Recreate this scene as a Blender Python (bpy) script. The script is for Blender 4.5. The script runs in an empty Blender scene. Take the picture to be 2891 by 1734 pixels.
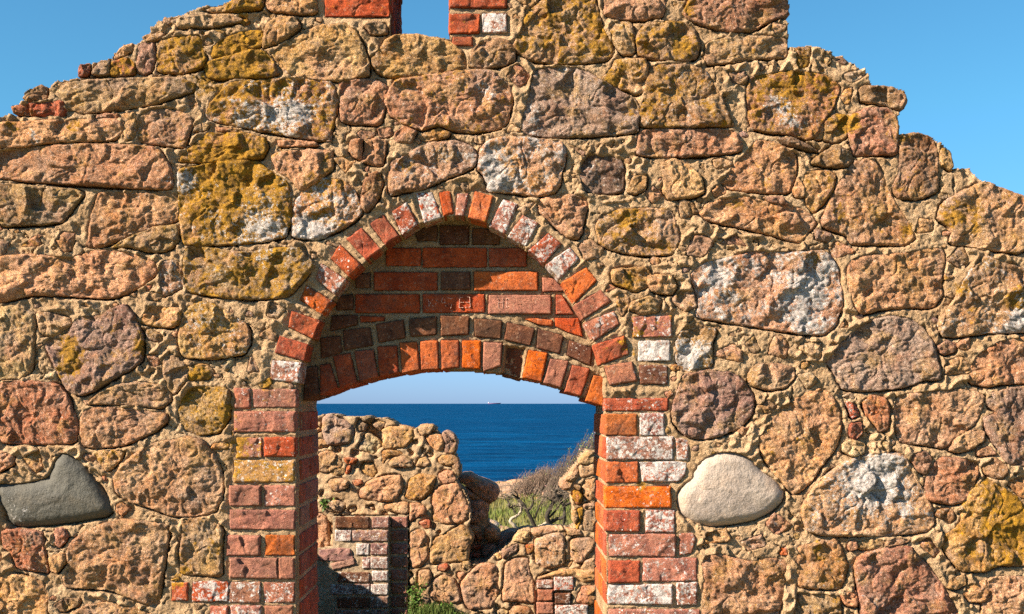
import bpy, math, numpy as np
from mathutils import Vector
R = math.radians
# ------------------------------------------------------------------ camera, sky, sun, exposure
SC = bpy.context.scene
COL = SC.collection
PX = 0.00154            # metres per photo pixel on the front wall plane (y = 0)
CX, HY = 1408.0, 1139.5 # vanishing point of the photo
D = 5.5; F = D / PX; EYE = 1.65
cam = bpy.data.cameras.new('camera'); co = bpy.data.objects.new('camera', cam); COL.objects.link(co)
co.location = (0, -D, EYE); co.rotation_euler = (R(90), 0, 0)
cam.sensor_width = 36; cam.lens = 36 * F / 2891
cam.shift_x = (1445.5 - CX) / 2891; cam.shift_y = (HY - 867) / 2891
cam.clip_start = 0.05; cam.clip_end = 60000
SC.camera = co
TRAVEL = Vector((0.33, 0.15, -0.232)).normalized()
ELEV = math.asin(-TRAVEL.z); ROT = math.atan2(-TRAVEL.x, -TRAVEL.y)
w = bpy.data.worlds.new('World'); SC.world = w; w.use_nodes = True
nt = w.node_tree; nt.nodes.clear()
sky = nt.nodes.new('ShaderNodeTexSky'); sky.sky_type = 'NISHITA'; sky.sun_disc = False
sky.sun_elevation = ELEV; sky.sun_rotation = ROT % (2 * math.pi)
sky.air_density = 1.0; sky.dust_density = 0.3; sky.ozone_density = 2.0
bg = nt.nodes.new('ShaderNodeBackground'); bg.inputs['Strength'].default_value = 0.052
ow = nt.nodes.new('ShaderNodeOutputWorld')
tnt = nt.nodes.new('ShaderNodeMix'); tnt.data_type = 'RGBA'; tnt.blend_type = 'MULTIPLY'; tnt.inputs[0].default_value = 1; 
gco = nt.nodes.new('ShaderNodeTexCoord'); gsp = nt.nodes.new('ShaderNodeSeparateXYZ'); gr = nt.nodes.new('ShaderNodeValToRGB'); nt.links.new(gco.outputs['Generated'], gsp.inputs[0]); nt.links.new(gsp.outputs[2], gr.inputs[0])
gr.color_ramp.elements[0].position = 0.0; gr.color_ramp.elements[0].color = (.37, .60, 1.26, 1); gr.color_ramp.elements[1].position = .22; gr.color_ramp.elements[1].color = (.40, .86, 1.0, 1)
nt.links.new(gr.outputs[0], tnt.inputs[7])
nt.links.new(sky.outputs[0], tnt.inputs[6]); nt.links.new(tnt.outputs[2], bg.inputs[0]); nt.links.new(bg.outputs[0], ow.inputs[0])
sl = bpy.data.lights.new('sun', 'SUN'); sl.energy = 5.0; sl.angle = R(0.5); sl.color = (1.0, 0.87, 0.69)
so = bpy.data.objects.new('sun', sl); COL.objects.link(so); so.location = (-6, -4, 8)
so.rotation_euler = TRAVEL.to_track_quat('-Z', 'Y').to_euler()
SC.view_settings.view_transform = 'Standard'; SC.view_settings.look = 'None'
SC.view_settings.exposure = 1.68; SC.view_settings.gamma = 1.0
SC.render.engine = 'CYCLES'; SC.cycles.use_denoising = False; SC.cycles.max_bounces = 6
# ------------------------------------------------------------------ helpers
rng = np.random.default_rng(7)
_perm = np.random.default_rng(3).permutation(256)
_perm = np.concatenate([_perm, _perm, _perm]).astype(np.int64)
_g = np.random.default_rng(5).normal(size=(256, 3)); _g /= np.linalg.norm(_g, axis=1)[:, None]

def pn(x, y, z):
    x = np.asarray(x, float); y = np.asarray(y, float) + 0 * x; z = np.asarray(z, float) + 0 * x
    xi = np.floor(x).astype(int); yi = np.floor(y).astype(int); zi = np.floor(z).astype(int)
    xf, yf, zf = x - xi, y - yi, z - zi
    xi &= 255; yi &= 255; zi &= 255
    u, v, t = [a * a * a * (a * (a * 6 - 15) + 10) for a in (xf, yf, zf)]
    def g(a, b, c):
        h = _perm[_perm[_perm[xi + a] + yi + b] + zi + c]
        G = _g[h]
        return G[..., 0] * (xf - a) + G[..., 1] * (yf - b) + G[..., 2] * (zf - c)
    l = lambda a, b, k: a + k * (b - a)
    return 1.5 * l(l(l(g(0, 0, 0), g(1, 0, 0), u), l(g(0, 1, 0), g(1, 1, 0), u), v),
                   l(l(g(0, 0, 1), g(1, 0, 1), u), l(g(0, 1, 1), g(1, 1, 1), u), v), t)

def fbm(x, y, z, f, o=3, gain=0.5):
    s = 0; a = 1
    for i in range(o):
        s = s + a * pn(x * f + 17.3 * i, y * f + 5.1 * i, z * f + 9.7 * i); f *= 2.03; a *= gain
    return s

def chaikin(P, n=1):
    for _ in range(n):
        Q = np.roll(P, -1, 0)
        P = np.stack([0.86 * P + 0.14 * Q, 0.14 * P + 0.86 * Q], 1).reshape(-1, 2)
    return P

def resample(P, n):
    Q = np.vstack([P, P[:1]]); d = np.r_[0, np.cumsum(np.linalg.norm(np.diff(Q, axis=0), axis=1))]
    t = np.linspace(0, d[-1], n, endpoint=False)
    return np.stack([np.interp(t, d, Q[:, 0]), np.interp(t, d, Q[:, 1])], 1)

def area(P):
    x, y = P[:, 0], P[:, 1]
    return 0.5 * np.sum(x * np.roll(y, -1) - np.roll(x, -1) * y)

def centroid(P):
    x, y = P[:, 0], P[:, 1]; x2, y2 = np.roll(x, -1), np.roll(y, -1); c = x * y2 - x2 * y; A = c.sum() / 2
    return np.array([((x + x2) * c).sum(), ((y + y2) * c).sum()]) / (6 * A)

def segdist(P, X, Y):
    """unsigned distance from points to closed polygon"""
    best = np.full(X.shape, 1e9)
    for a, b in zip(P, np.roll(P, -1, 0)):
        d = b - a; L = d @ d + 1e-12
        t = np.clip(((X - a[0]) * d[0] + (Y - a[1]) * d[1]) / L, 0, 1)
        best = np.minimum(best, (X - a[0] - t * d[0]) ** 2 + (Y - a[1] - t * d[1]) ** 2)
    return np.sqrt(best)

def inpoly(P, X, Y):
    r = np.zeros(X.shape, bool)
    for (x1, y1), (x2, y2) in zip(P, np.roll(P, -1, 0)):
        if y1 == y2: continue
        c = ((y1 > Y) != (y2 > Y)) & (X < (x2 - x1) * (Y - y1) / (y2 - y1) + x1)
        r ^= c
    return r

class Acc:
    """collects vertices, quads/tris and per-vertex attributes for ONE mesh"""
    def __init__(s): s.v = []; s.q = []; s.t = []; s.c = []; s.f = []; s.n = 0
    def add(s, v, q=None, t=None, c=(.4, .3, .2), f=(0, 0, 0)):
        m = len(v); s.v.append(np.asarray(v, float))
        if q is not None and len(q): s.q.append(np.asarray(q) + s.n)
        if t is not None and len(t): s.t.append(np.asarray(t) + s.n)
        c = np.asarray(c, float); s.c.append(np.broadcast_to(c, (m, 3)).copy())
        f = np.asarray(f, float); s.f.append(np.broadcast_to(f, (m, 3)).copy())
        s.n += m
    def build(s, name, mat, parent=None, smooth=True):
        v = np.concatenate(s.v); me = bpy.data.meshes.new(name)
        q = np.concatenate(s.q) if s.q else np.zeros((0, 4), int)
        t = np.concatenate(s.t) if s.t else np.zeros((0, 3), int)
        me.vertices.add(len(v)); me.vertices.foreach_set('co', v.astype(np.float32).ravel())
        nl = q.size + t.size; me.loops.add(nl)
        me.loops.foreach_set('vertex_index', np.concatenate([q.ravel(), t.ravel()]).astype(np.int32))
        npoly = len(q) + len(t); me.polygons.add(npoly)
        st = np.concatenate([np.arange(len(q)) * 4, q.size + np.arange(len(t)) * 3]).astype(np.int32)
        me.polygons.foreach_set('loop_start', st)
        me.update(calc_edges=True)
        if smooth: me.polygons.foreach_set('use_smooth', np.ones(npoly, bool))
        for nm, arr in (('tint', s.c), ('growth', s.f)):
            a = me.attributes.new(nm, 'FLOAT_COLOR', 'POINT')
            arr = np.concatenate(arr); rgba = np.c_[arr, np.ones(len(arr))].astype(np.float32)
            a.data.foreach_set('color', rgba.ravel())
        me.validate(); me.update()
        me.materials.append(mat)
        o = bpy.data.objects.new(name, me); COL.objects.link(o)
        if parent is not None: o.parent = parent
        return o

def tag(o, label=None, cat=None, group=None, kind=None):
    if label: o['label'] = label
    if cat: o['category'] = cat
    if group: o['group'] = group
    if kind: o['kind'] = kind
    return o

def thing(name, label, cat, loc=(0, 0, 0), group=None):
    o = bpy.data.objects.new(name, None); COL.objects.link(o); o.location = loc
    return tag(o, label, cat, group)

# ------------------------------------------------------------------ materials
def N(nt, t, **k):
    n = nt.nodes.new(t)
    for a, b in k.items(): setattr(n, a, b)
    return n

class MB:
    """tiny node-building helper"""
    def __init__(s, name):
        s.m = bpy.data.materials.new(name); s.m.use_nodes = True; s.t = s.m.node_tree
        s.b = s.t.nodes['Principled BSDF']; s.b.inputs['Specular IOR Level'].default_value = 0.2
        s.co = N(s.t, 'ShaderNodeTexCoord').outputs['Object']
    def L(s, a, b): s.t.links.new(a, b)
    def val(s, x, sock):
        if hasattr(x, 'links') or hasattr(x, 'is_output'): s.L(x, sock)
        else: sock.default_value = x
    def scale(s, v):
        n = N(s.t, 'ShaderNodeVectorMath', operation='MULTIPLY'); s.L(s.co, n.inputs[0]); n.inputs[1].default_value = v
        return n.outputs[0]
    def noise(s, sc, det=3, rough=.55, vec=None, dist=0, off=0):
        n = N(s.t, 'ShaderNodeTexNoise'); n.inputs['Scale'].default_value = sc; n.inputs['Detail'].default_value = det
        n.inputs['Roughness'].default_value = rough; n.inputs['Distortion'].default_value = dist
        v = vec or s.co
        if off:
            a = N(s.t, 'ShaderNodeVectorMath', operation='ADD'); s.L(v, a.inputs[0]); a.inputs[1].default_value = (off, off * 1.3, off * .7); v = a.outputs[0]
        s.L(v, n.inputs['Vector']); return n.outputs['Fac']
    def vor(s, sc, out='Distance', feat='F1'):
        n = N(s.t, 'ShaderNodeTexVoronoi', feature=feat); n.inputs['Scale'].default_value = sc; s.L(s.co, n.inputs['Vector']); return n.outputs[out]
    def mr(s, x, a, b, c=0., d=1., smooth=False):
        n = N(s.t, 'ShaderNodeMapRange'); n.clamp = True
        if smooth: n.interpolation_type = 'SMOOTHSTEP'
        s.L(x, n.inputs[0])
        for i, k in enumerate((a, b, c, d)): n.inputs[i + 1].default_value = k
        return n.outputs[0]
    def math(s, op, a, b=0.):
        n = N(s.t, 'ShaderNodeMath', operation=op)
        for i, k in enumerate((a, b)):
            if isinstance(k, (int, float)): n.inputs[i].default_value = k
            else: s.L(k, n.inputs[i])
        return n.outputs[0]
    def mix(s, f, a, b, mode='MIX'):
        n = N(s.t, 'ShaderNodeMix', data_type='RGBA', blend_type=mode)
        for k, i in ((f, 0), (a, 6), (b, 7)):
            if isinstance(k, (int, float)): n.inputs[i].default_value = k
            elif isinstance(k, tuple): n.inputs[i].default_value = (*k, 1) if len(k) == 3 else k
            else: s.L(k, n.inputs[i])
        return n.outputs[2]
    def attr(s, name):
        n = N(s.t, 'ShaderNodeAttribute', attribute_name=name); return n
    def bump(s, h, dist, strength=1., prev=None):
        n = N(s.t, 'ShaderNodeBump'); n.inputs['Distance'].default_value = dist; n.inputs['Strength'].default_value = strength
        s.L(h, n.inputs['Height'])
        if prev is not None: s.L(prev, n.inputs['Normal'])
        return n.outputs[0]

def growth(m, base, fx, fine=1.0, crisp=.05, wk=.25, spots=.42):
    """yellow and white lichen over a base colour; amounts come from the mesh"""
    sep = N(m.t, 'ShaderNodeSeparateColor'); m.L(fx, sep.inputs[0])
    nz = m.math('ADD', m.math('MULTIPLY', m.noise(10 * fine, 6, .74), .50), m.math('MULTIPLY', m.noise(48, 5, .8, off=3), .50)); thr = m.math('SUBTRACT', 0.640, m.math('MULTIPLY', sep.outputs[0], .20))
    ym = m.mr(m.math('SUBTRACT', nz, thr), 0., crisp)
    ycol = m.mix(m.mr(m.noise(34, 5, .75), .36, .64), (.17, .085, .014), (.58, .285, .008))
    out = m.mix(m.math('MULTIPLY', ym, .88), base, ycol)
    nw = m.math('ADD', m.math('MULTIPLY', m.noise(15 * fine, 7, .78, off=31), .58), m.math('MULTIPLY', m.noise(75, 3, .75, off=13), .42)); thw = m.math('SUBTRACT', 0.68, m.math('MULTIPLY', sep.outputs[1], wk))
    wm = m.mr(m.math('SUBTRACT', nw, thw), 0., crisp)
    wcol = m.mix(m.mr(m.noise(50, 4, .7, off=9), .35, .65), (.33, .28, .25), (.80, .73, .69))
    out = m.mix(m.math('MULTIPLY', wm, .92), out, wcol)
    vn = N(m.t, 'ShaderNodeTexVoronoi', feature='F1'); vn.inputs['Scale'].default_value = 62; wv = N(m.t, 'ShaderNodeVectorMath', operation='ADD'); m.L(m.co, wv.inputs[0])
    ns_ = N(m.t, 'ShaderNodeTexNoise'); ns_.inputs['Scale'].default_value = 70; m.L(m.co, ns_.inputs['Vector']); sc_ = N(m.t, 'ShaderNodeVectorMath', operation='SCALE'); m.L(ns_.outputs['Color'], sc_.inputs[0]); sc_.inputs['Scale'].default_value = .012
    m.L(sc_.outputs[0], wv.inputs[1]); m.L(wv.outputs[0], vn.inputs['Vector']); cs = N(m.t, 'ShaderNodeSeparateColor'); m.L(vn.outputs['Color'], cs.inputs[0])
    rad = m.math('MULTIPLY', m.math('MULTIPLY', m.math('ADD', sep.outputs[1], .10), m.mr(m.noise(13, 3, .6, off=77), .42, .62)), m.math('MULTIPLY', cs.outputs[0], spots)); sm = m.mr(m.math('SUBTRACT', rad, vn.outputs['Distance']), 0., .06)
    out = m.mix(m.math('MULTIPLY', sm, .85), out, (.80, .74, .68))
    return out, ym, wm

def stone_material(name='granite_fieldstone', kb=1.):
    m = MB(name); at = m.attr('tint').outputs['Color']; fx = m.attr('growth').outputs['Color']
    c = m.mix(m.mr(m.noise(7, 5, .65), .36, .64), m.mix(.8, at, (.74, .60, .52), 'MULTIPLY'), m.mix(.10, at, (1.0, .80, .55), 'ADD'))
    c = m.mix(m.mr(m.noise(5, 4, .65, off=41), .48, .66, 0., .62), c, (.30, .205, .16))                             # grey mauve zones
    c = m.mix(m.mr(m.noise(6, 4, .65, off=61), .52, .68, 0., .55), c, (.50, .235, .14))                              # pink zones
    c = m.mix(m.mr(m.noise(8, 4, .65, off=81), .52, .66, 0., .55), c, (.44, .25, .07))                               # ochre film
    c = m.mix(m.mr(m.noise(16, 4, .6, off=5), .55, .70, 0., .55), c, m.mix(1., c, (1.0, .72, .42), 'MULTIPLY'))       # iron stain
    c = m.mix(m.mr(m.noise(23, 5, .7, off=15), .53, .67, 0., .72), c, (.14, .08, .045))                              # dark weathered patches
    sp = m.mr(m.noise(120, 5, .85), .34, .66, .42, 1.68)
    cc = N(m.t, 'ShaderNodeCombineColor'); [m.L(sp, cc.inputs[i]) for i in range(3)]
    c = m.mix(1., c, cc.outputs[0], 'MULTIPLY')
    c = m.mix(m.mr(m.noise(95, 4, .85, off=3), .575, .65, 0., .85), c, (.78, .62, .50))                               # feldspar grains
    c = m.mix(m.mr(m.noise(100, 4, .85, off=8), .59, .67, 0., .75), c, (.10, .06, .035))                               # dark mica
    c, ym, wm = growth(m, c, fx)
    m.L(c, m.b.inputs['Base Color']); m.b.inputs['Roughness'].default_value = .85
    n1 = m.bump(m.noise(66, 6, .78), .026 * kb, 1.); n2 = m.bump(m.noise(180, 3, .8), .010 * kb, 1., n1)
    m.L(n2, m.b.inputs['Normal']); return m.m

def smooth_stone_material():
    m = MB('sea_worn_stone'); at = m.attr('tint').outputs['Color']; fx = m.attr('growth').outputs['Color']
    c = m.mix(m.mr(m.noise(6, 5, .6), .35, .65), m.mix(.8, at, (.80, .80, .84), 'MULTIPLY'), at)
    c = m.mix(m.mr(m.noise(9, 3, .6, off=4), .5, .7, 0., .5), c, m.mix(1., at, (1.1, .93, .78), 'MULTIPLY'))
    c = m.mix(m.mr(m.noise(18, 6, .75, off=14), .56, .70, 0., .6), c, m.mix(1., c, (.45, .40, .36), 'MULTIPLY'))
    sp = m.mr(m.noise(170, 4, .8), .3, .7, .62, 1.35); cc = N(m.t, 'ShaderNodeCombineColor'); [m.L(sp, cc.inputs[i]) for i in range(3)]
    c = m.mix(1., c, cc.outputs[0], 'MULTIPLY'); c, a, b = growth(m, c, fx, 1.5)
    m.L(c, m.b.inputs['Base Color']); m.b.inputs['Roughness'].default_value = .6
    m.L(m.bump(m.noise(130, 4, .75), .005, .8, m.bump(m.noise(22, 5, .6), .016, .6)), m.b.inputs['Normal']); return m.m

def brick_material():
    m = MB('old_red_brick'); at = m.attr('tint').outputs['Color']; fx = m.attr('growth').outputs['Color']
    c = m.mix(m.mr(m.noise(14, 4, .6), .35, .65), m.mix(.8, at, (.62, .55, .6), 'MULTIPLY'), m.mix(.25, at, (.35, .10, .03), 'ADD'))
    c = m.mix(m.mr(m.noise(38, 5, .75, off=2), .55, .66, 0., .75), c, (.10, .035, .025))
    c = m.mix(m.mr(m.noise(60, 4, .8, off=21), .58, .66, 0., .6), c, (.46, .30, .20))
    c = m.mix(m.mr(m.noise(6, 5, .7, off=33), .50, .68, 0., .55), c, (.13, .065, .045))
    c = m.mix(m.mr(m.noise(9, 5, .7, off=53), .56, .70, 0., .3), c, (.40, .22, .13))
    sp = m.mr(m.noise(160, 4, .8), .3, .7, .58, 1.42); cc = N(m.t, 'ShaderNodeCombineColor'); [m.L(sp, cc.inputs[i]) for i in range(3)]
    c = m.mix(1., c, cc.outputs[0], 'MULTIPLY'); c, a, b = growth(m, c, fx, 1.7, .04, .315, .80)
    m.L(c, m.b.inputs['Base Color']); m.b.inputs['Roughness'].default_value = .85
    n1 = m.bump(m.noise(75, 6, .78), .014, 1.); m.L(m.bump(m.noise(230, 3, .7), .004, 1., n1), m.b.inputs['Normal']); return m.m

def mortar_material(name='lime_mortar', kb=1.):
    m = MB(name); at = m.attr('tint').outputs['Color']; fx = m.attr('growth').outputs['Color']
    c = m.mix(m.mr(m.noise(9, 5, .65), .35, .65), m.mix(.9, at, (.80, .72, .62), 'MULTIPLY'), at)
    c = m.mix(m.mr(m.noise(26, 4, .7, off=5), .58, .70, 0., .6), c, (.36, .21, .11))
    c = m.mix(m.mr(m.noise(4, 4, .6, off=25), .42, .64, 0., .7), c, m.mix(1., c, (.70, .66, .62), 'MULTIPLY'))
    sp = m.mr(m.noise(190, 4, .85), .3, .7, .52, 1.45); cc = N(m.t, 'ShaderNodeCombineColor'); [m.L(sp, cc.inputs[i]) for i in range(3)]
    c = m.mix(1., c, cc.outputs[0], 'MULTIPLY')
    c = m.mix(m.mr(m.noise(120, 2, .8, off=12), .66, .72), c, (.20, .13, .08))
    c, a, b = growth(m, c, fx)
    m.L(c, m.b.inputs['Base Color']); m.b.inputs['Roughness'].default_value = .95
    n1 = m.bump(m.noise(52, 6, .78), .024 * kb, 1.); m.L(m.bump(m.noise(210, 3, .75), .008 * kb, 1., n1), m.b.inputs['Normal']); return m.m

def plain(name, rough=.8, var=.35, sc=20, bump=0.004):
    m = MB(name); at = m.attr('tint').outputs['Color']
    f = m.mr(m.noise(sc, 4, .6), .3, .7, 1 - var, 1 + var); cc = N(m.t, 'ShaderNodeCombineColor'); [m.L(f, cc.inputs[i]) for i in range(3)]
    m.L(m.mix(1., at, cc.outputs[0], 'MULTIPLY'), m.b.inputs['Base Color']); m.b.inputs['Roughness'].default_value = rough
    if bump: m.L(m.bump(m.noise(sc * 2, 3), bump), m.b.inputs['Normal'])
    return m.m

def sea_material():
    m = MB('sea_water')
    v = m.scale((.16, .40, 1)); a = m.noise(1., 6, .68, v)
    v2 = m.scale((.010, .022, 1)); b = m.noise(1., 4, .6, v2, off=4)
    c = m.mix(m.mr(a, .36, .66), (.0, .015, .050), (.0, .058, .165))
    c = m.mix(m.mr(b, .38, .64, 0., .5), c, (.0, .025, .082))
    v3 = m.scale((.5, 1.5, 1)); c = m.mix(m.mr(m.noise(1., 5, .75, v3, off=7), .60, .70, 0., .7), c, (.012, .16, .32))
    v5 = m.scale((1.3, 3.0, 1)); c = m.mix(m.mr(m.noise(1., 3, .7, v5, off=2), .58, .68, 0., .7), c, (.0, .012, .036))
    m.L(c, m.b.inputs['Base Color']); m.b.inputs['Roughness'].default_value = .55; m.b.inputs['Specular IOR Level'].default_value = .015
    v4 = m.scale((.5, 1.2, 1)); m.L(m.bump(m.noise(1., 5, .7, v4), .35, .6), m.b.inputs['Normal']); return m.m

M_ST = stone_material(); M_SM = smooth_stone_material(); M_BR = brick_material(); M_MO = mortar_material(); M_ST2 = stone_material('rounded_granite', .7); M_MO2 = mortar_material('weathered_lime_mortar', .8)
M_GR = plain('meadow_turf', .95, .45, 3.0, .02); M_BL = plain('grass_blades', .7, .25, 4, 0); M_LF = plain('leaf_green', .6, .3, 15, 0)
M_BK = plain('weathered_branch', .9, .35, 30, .004); M_PT = plain('ship_paint', .6, .1, .1, 0); M_SEA = sea_material()
M_CH = plain('scratched_marks', .9, .2, 90, 0)

# ------------------------------------------------------------------ stones and bricks
def W(p, y=0.):
    """photo pixels -> metres (x, z) on the plane at depth y"""
    p = np.asarray(p, float); k = (D + y) / F
    return np.stack([(p[..., 0] - CX) * k, EYE - (p[..., 1] - HY) * k], -1)

TILE = {'1': (0, 0, 2.473), '2': (0, 600, 2.473), '3': (0, 1134, 2.473), '4': (900, 0, 2.473), '5': (900, 550, 2.473), '6': (1200, 1134, 2.473),
        '7': (1891, 0, 2.473), '8': (1891, 550, 2.473), '9': (1891, 1134, 2.473),
        'a': (860, 1134, 4.946), 'b': (860, 1434, 4.946), 'c': (1260, 1200, 4.946), 'd': (1260, 1434, 4.946)}
PAL = {'t': (.55, .32, .15), 'p': (.55, .285, .15), 'b': (.33, .18, .085), 'o': (.47, .25, .085), 'r': (.47, .20, .105), 'g': (.36, .215, .165),
       'k': (.095, .088, .072), 'w': (.37, .295, .24), 'q': (.52, .235, .11), 'R': (.41, .078, .030), 'O': (.56, .125, .022), 'B': (.115, .050, .028), 'P': (.38, .155, .10),
       'm': (.60, .43, .25)}

def parse(txt, y=0.):
    out = []
    for ln in txt.strip().splitlines():
        ln = ln.split('#')[0].strip()
        if not ln: continue
        h, *pts = ln.split(); tl = TILE[h[0]]
        P = np.array([[float(a) for a in q.split(',')] for q in pts])
        if len(P) == 2: P = np.array([[P[0, 0], P[0, 1]], [P[1, 0], P[0, 1]], [P[1, 0], P[1, 1]], [P[0, 0], P[1, 1]]])
        P = P / tl[2] + np.array(tl[:2])
        P = W(P, y)
        if area(P) < 0: P = P[::-1]
        out.append((P, h[1], int(h[2]) / 9, int(h[3]) / 9))
    return out

BLOBS_Y = []; BLOBS_W = []
def blobfx(u, v, base, blobs):
    s = np.full(u.shape, base)
    for (bx, bz, r, k) in blobs: s = s + k * np.exp(-((u - bx) ** 2 + (v - bz) ** 2) / (r * r))
    return np.clip(s, -.2, 1.6)

def lump(acc, P, tint, fy=0., fw=0., front=-.012, depth=.14, rr=.022, amp=1., bulge=.012, res=.0044, frame=None, jit=.004, ch=2, seed=None, tilt=.02, drop=.9, cap=False):
    """one rounded, broken-faced block grown from an outline in a wall plane. frame maps (u, v, w) to the world; w points into the wall"""
    seed = rng.uniform(0, 200) if seed is None else seed
    P = chaikin(P, ch) if ch else P
    per = np.linalg.norm(P - np.roll(P, -1, 0), axis=1).sum()
    n = int(np.clip(per / res, 16, 260)); O = resample(P, n)
    c = centroid(P); rad = np.linalg.norm(O - c, axis=1)
    if jit:
        d = (O - c) / rad[:, None]
        O = O + d * (jit * (1.2 * fbm(O[:, 0], O[:, 1], seed, 26, 4, .6) + .8 * pn(O[:, 0] * 9, O[:, 1] * 9, seed + 3)))[:, None]
    Rm = rad.mean(); m = int(np.clip(Rm / res, 4, 60))
    s = np.r_[np.linspace(0.02, 1 - min(.25, 1.2 * rr / Rm), max(3, int(m * .8)), endpoint=False), 1 - min(.25, 1.2 * rr / Rm) * (1 - np.linspace(0, 1, max(3, int(1.3 * rr / res) + 3)))]
    m = len(s)
    U = c[0] + s[:, None] * (O[None, :, 0] - c[0]); V = c[1] + s[:, None] * (O[None, :, 1] - c[1])
    Pd = resample(P, min(n, 44)) if ch else P
    dist = segdist(Pd, U, V); dist[-1] = 0
    e = np.clip(dist / rr, 0, 1); prof = 1 - np.sqrt(np.clip(1 - (1 - e) ** 2, 0, 1))
    inner = 1 - np.exp(-dist / (Rm * .45 + 1e-6))
    t1, t2 = np.random.default_rng(int(seed * 1e3)).uniform(-tilt, tilt, 2)
    h = front + rr * drop * prof - bulge * inner + (t1 * (U - c[0]) + t2 * (V - c[1]))
    if amp:
        k = min(1., Rm / .10)
        wn = pn(U * 6, V * 6, seed + 50) * .02
        rg = np.random.default_rng(int(seed * 977) + 5); ns = int(np.clip(Rm * Rm * 900, 3, 34)); ww = 0; hf = 0
        S = c + rg.uniform(-1, 1, (ns, 2)) * (O.max(0) - O.min(0)) * .5; Ux = U + .022 * fbm(U, V, seed + 4, 11, 3); Vx = V + .022 * fbm(U, V, seed + 14, 11, 3)
        dd = [(Ux - a_) ** 2 + (Vx - b_) ** 2 for a_, b_ in S]; dm = np.min(dd, 0)
        for (a_, b_), d_ in zip(S, dd):
            q_ = np.exp(-(d_ - dm) / (.0007 if k >= 1 else .0003)); ta, tb2 = rg.normal(0, .17, 2); hf = hf + q_ * (ta * (Ux - a_) + tb2 * (Vx - b_) + rg.uniform(-.005, .005) * k); ww = ww + q_
        hf = np.clip(hf / ww, -.022, .022)
        n1 = fbm(U + wn, V - wn, seed, 5.5, 2); n2 = fbm(U, V, seed + 9, 19, 4, .62)
        q = fbm(U + wn, V * 1.3 + wn, seed + 20, 9, 2) * 2.6; qf = np.floor(q); qs = q - qf; qs = np.clip((qs - .36) / .28, 0, 1); terr = (qf + qs * qs * (3 - 2 * qs))
        rid = 1 - np.abs(pn(U * 12 + wn * 30, V * 12, seed + 31)) * 2
        mask = .35 + .65 * e
        h = h - amp * mask * (k * .0040 * n1 + .0036 * n2 + k * .0030 * terr + hf * .95) + amp * .006 * np.clip(rid - .72, 0, 1) * 3 * e \
            - amp * .0044 * fbm(U + .3 * V, V, seed + 77, 36, 2, .6)
    w = h
    rows_u = [U]; rows_v = [V]; rows_w = [w]
    for j, f_ in enumerate((.12, .45, 1.)):
        g = 1 - (.01 if j == 0 else .02) * (1 if cap else 0)
        rows_u.append((c[0] + g * (O[None, :, 0] - c[0]))); rows_v.append((c[1] + g * (O[None, :, 1] - c[1])))
        rows_w.append((w[-1] + f_ * depth)[None, :])
    U = np.vstack(rows_u); V = np.vstack(rows_v); w = np.vstack(rows_w); M = U.shape[0]
    if frame is None: v3 = np.stack([U, w, V], -1).reshape(-1, 3)
    else:
        o, a, b, nn = [np.array(x, float) for x in frame]
        v3 = (o + U[..., None] * a + V[..., None] * b + w[..., None] * nn).reshape(-1, 3)
    i = np.arange(M - 1)[:, None] * n; j = np.arange(n)[None, :]; j2 = (j + 1) % n
    q = np.stack([i + j, i + j2, i + n + j2, i + n + j], -1).reshape(-1, 4)
    flip = frame is not None and np.dot(np.cross(frame[1], frame[2]), frame[3]) > 0
    # centre fan and back fan
    ce = np.array([v3[:n].mean(0), v3[-n:].mean(0)]); k0 = M * n
    jj = np.arange(n); t = np.stack([np.full(n, k0), (jj + 1) % n, jj], -1)
    tb = np.stack([np.full(n, k0 + 1), (M - 1) * n + jj, (M - 1) * n + (jj + 1) % n], -1); t = np.vstack([t, tb])
    q = q[:, ::-1]; t = t
    if flip: q = q[:, ::-1]; t = t[:, ::-1]
    q = q[:, ::-1]; t = t[:, ::-1]
    v3 = np.vstack([v3, ce])
    uu = np.r_[U.ravel(), c[0], c[0]]; vv = np.r_[V.ravel(), c[1], c[1]]
    fx = np.stack([blobfx(uu, vv, fy, BLOBS_Y if frame is None else []), blobfx(uu, vv, fw, BLOBS_W if frame is None else []), np.full(uu.shape, seed / 200)], -1)
    acc.add(v3, q, t, tint, fx)

def vary(c, a=.12):
    c = np.array(c) * (1 + rng.uniform(-a, a)); g_ = c.mean(); c = c + (g_ - c) * rng.uniform(-.14, .10); c = c * (1 + rng.uniform(-a * .5, a * .5, 3)); return np.clip(c, 0, .9)

class Field:
    """tensor grid over a wall plane, holding the distance to the blocks set in it"""
    def __init__(s, xs, zs):
        s.xs, s.zs = xs, zs; s.X, s.Z = np.meshgrid(xs, zs); s.D = np.full(s.X.shape, .3); s.B = np.full(s.X.shape, .3)
    def put(s, P, brick=False, ch=2):
        P = chaikin(P, ch) if ch else P
        if len(P) > 48: P = resample(P, 48)
        m = .13; i0, i1 = np.searchsorted(s.xs, [P[:, 0].min() - m, P[:, 0].max() + m]); j0, j1 = np.searchsorted(s.zs, [P[:, 1].min() - m, P[:, 1].max() + m])
        if i1 <= i0 or j1 <= j0: return
        X = s.X[j0:j1, i0:i1]; Z = s.Z[j0:j1, i0:i1]; d = segdist(P, X, Z); d = np.where(inpoly(P, X, Z), -d, d)
        s.D[j0:j1, i0:i1] = np.minimum(s.D[j0:j1, i0:i1], d)
        if brick: s.B[j0:j1, i0:i1] = np.minimum(s.B[j0:j1, i0:i1], d)

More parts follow.
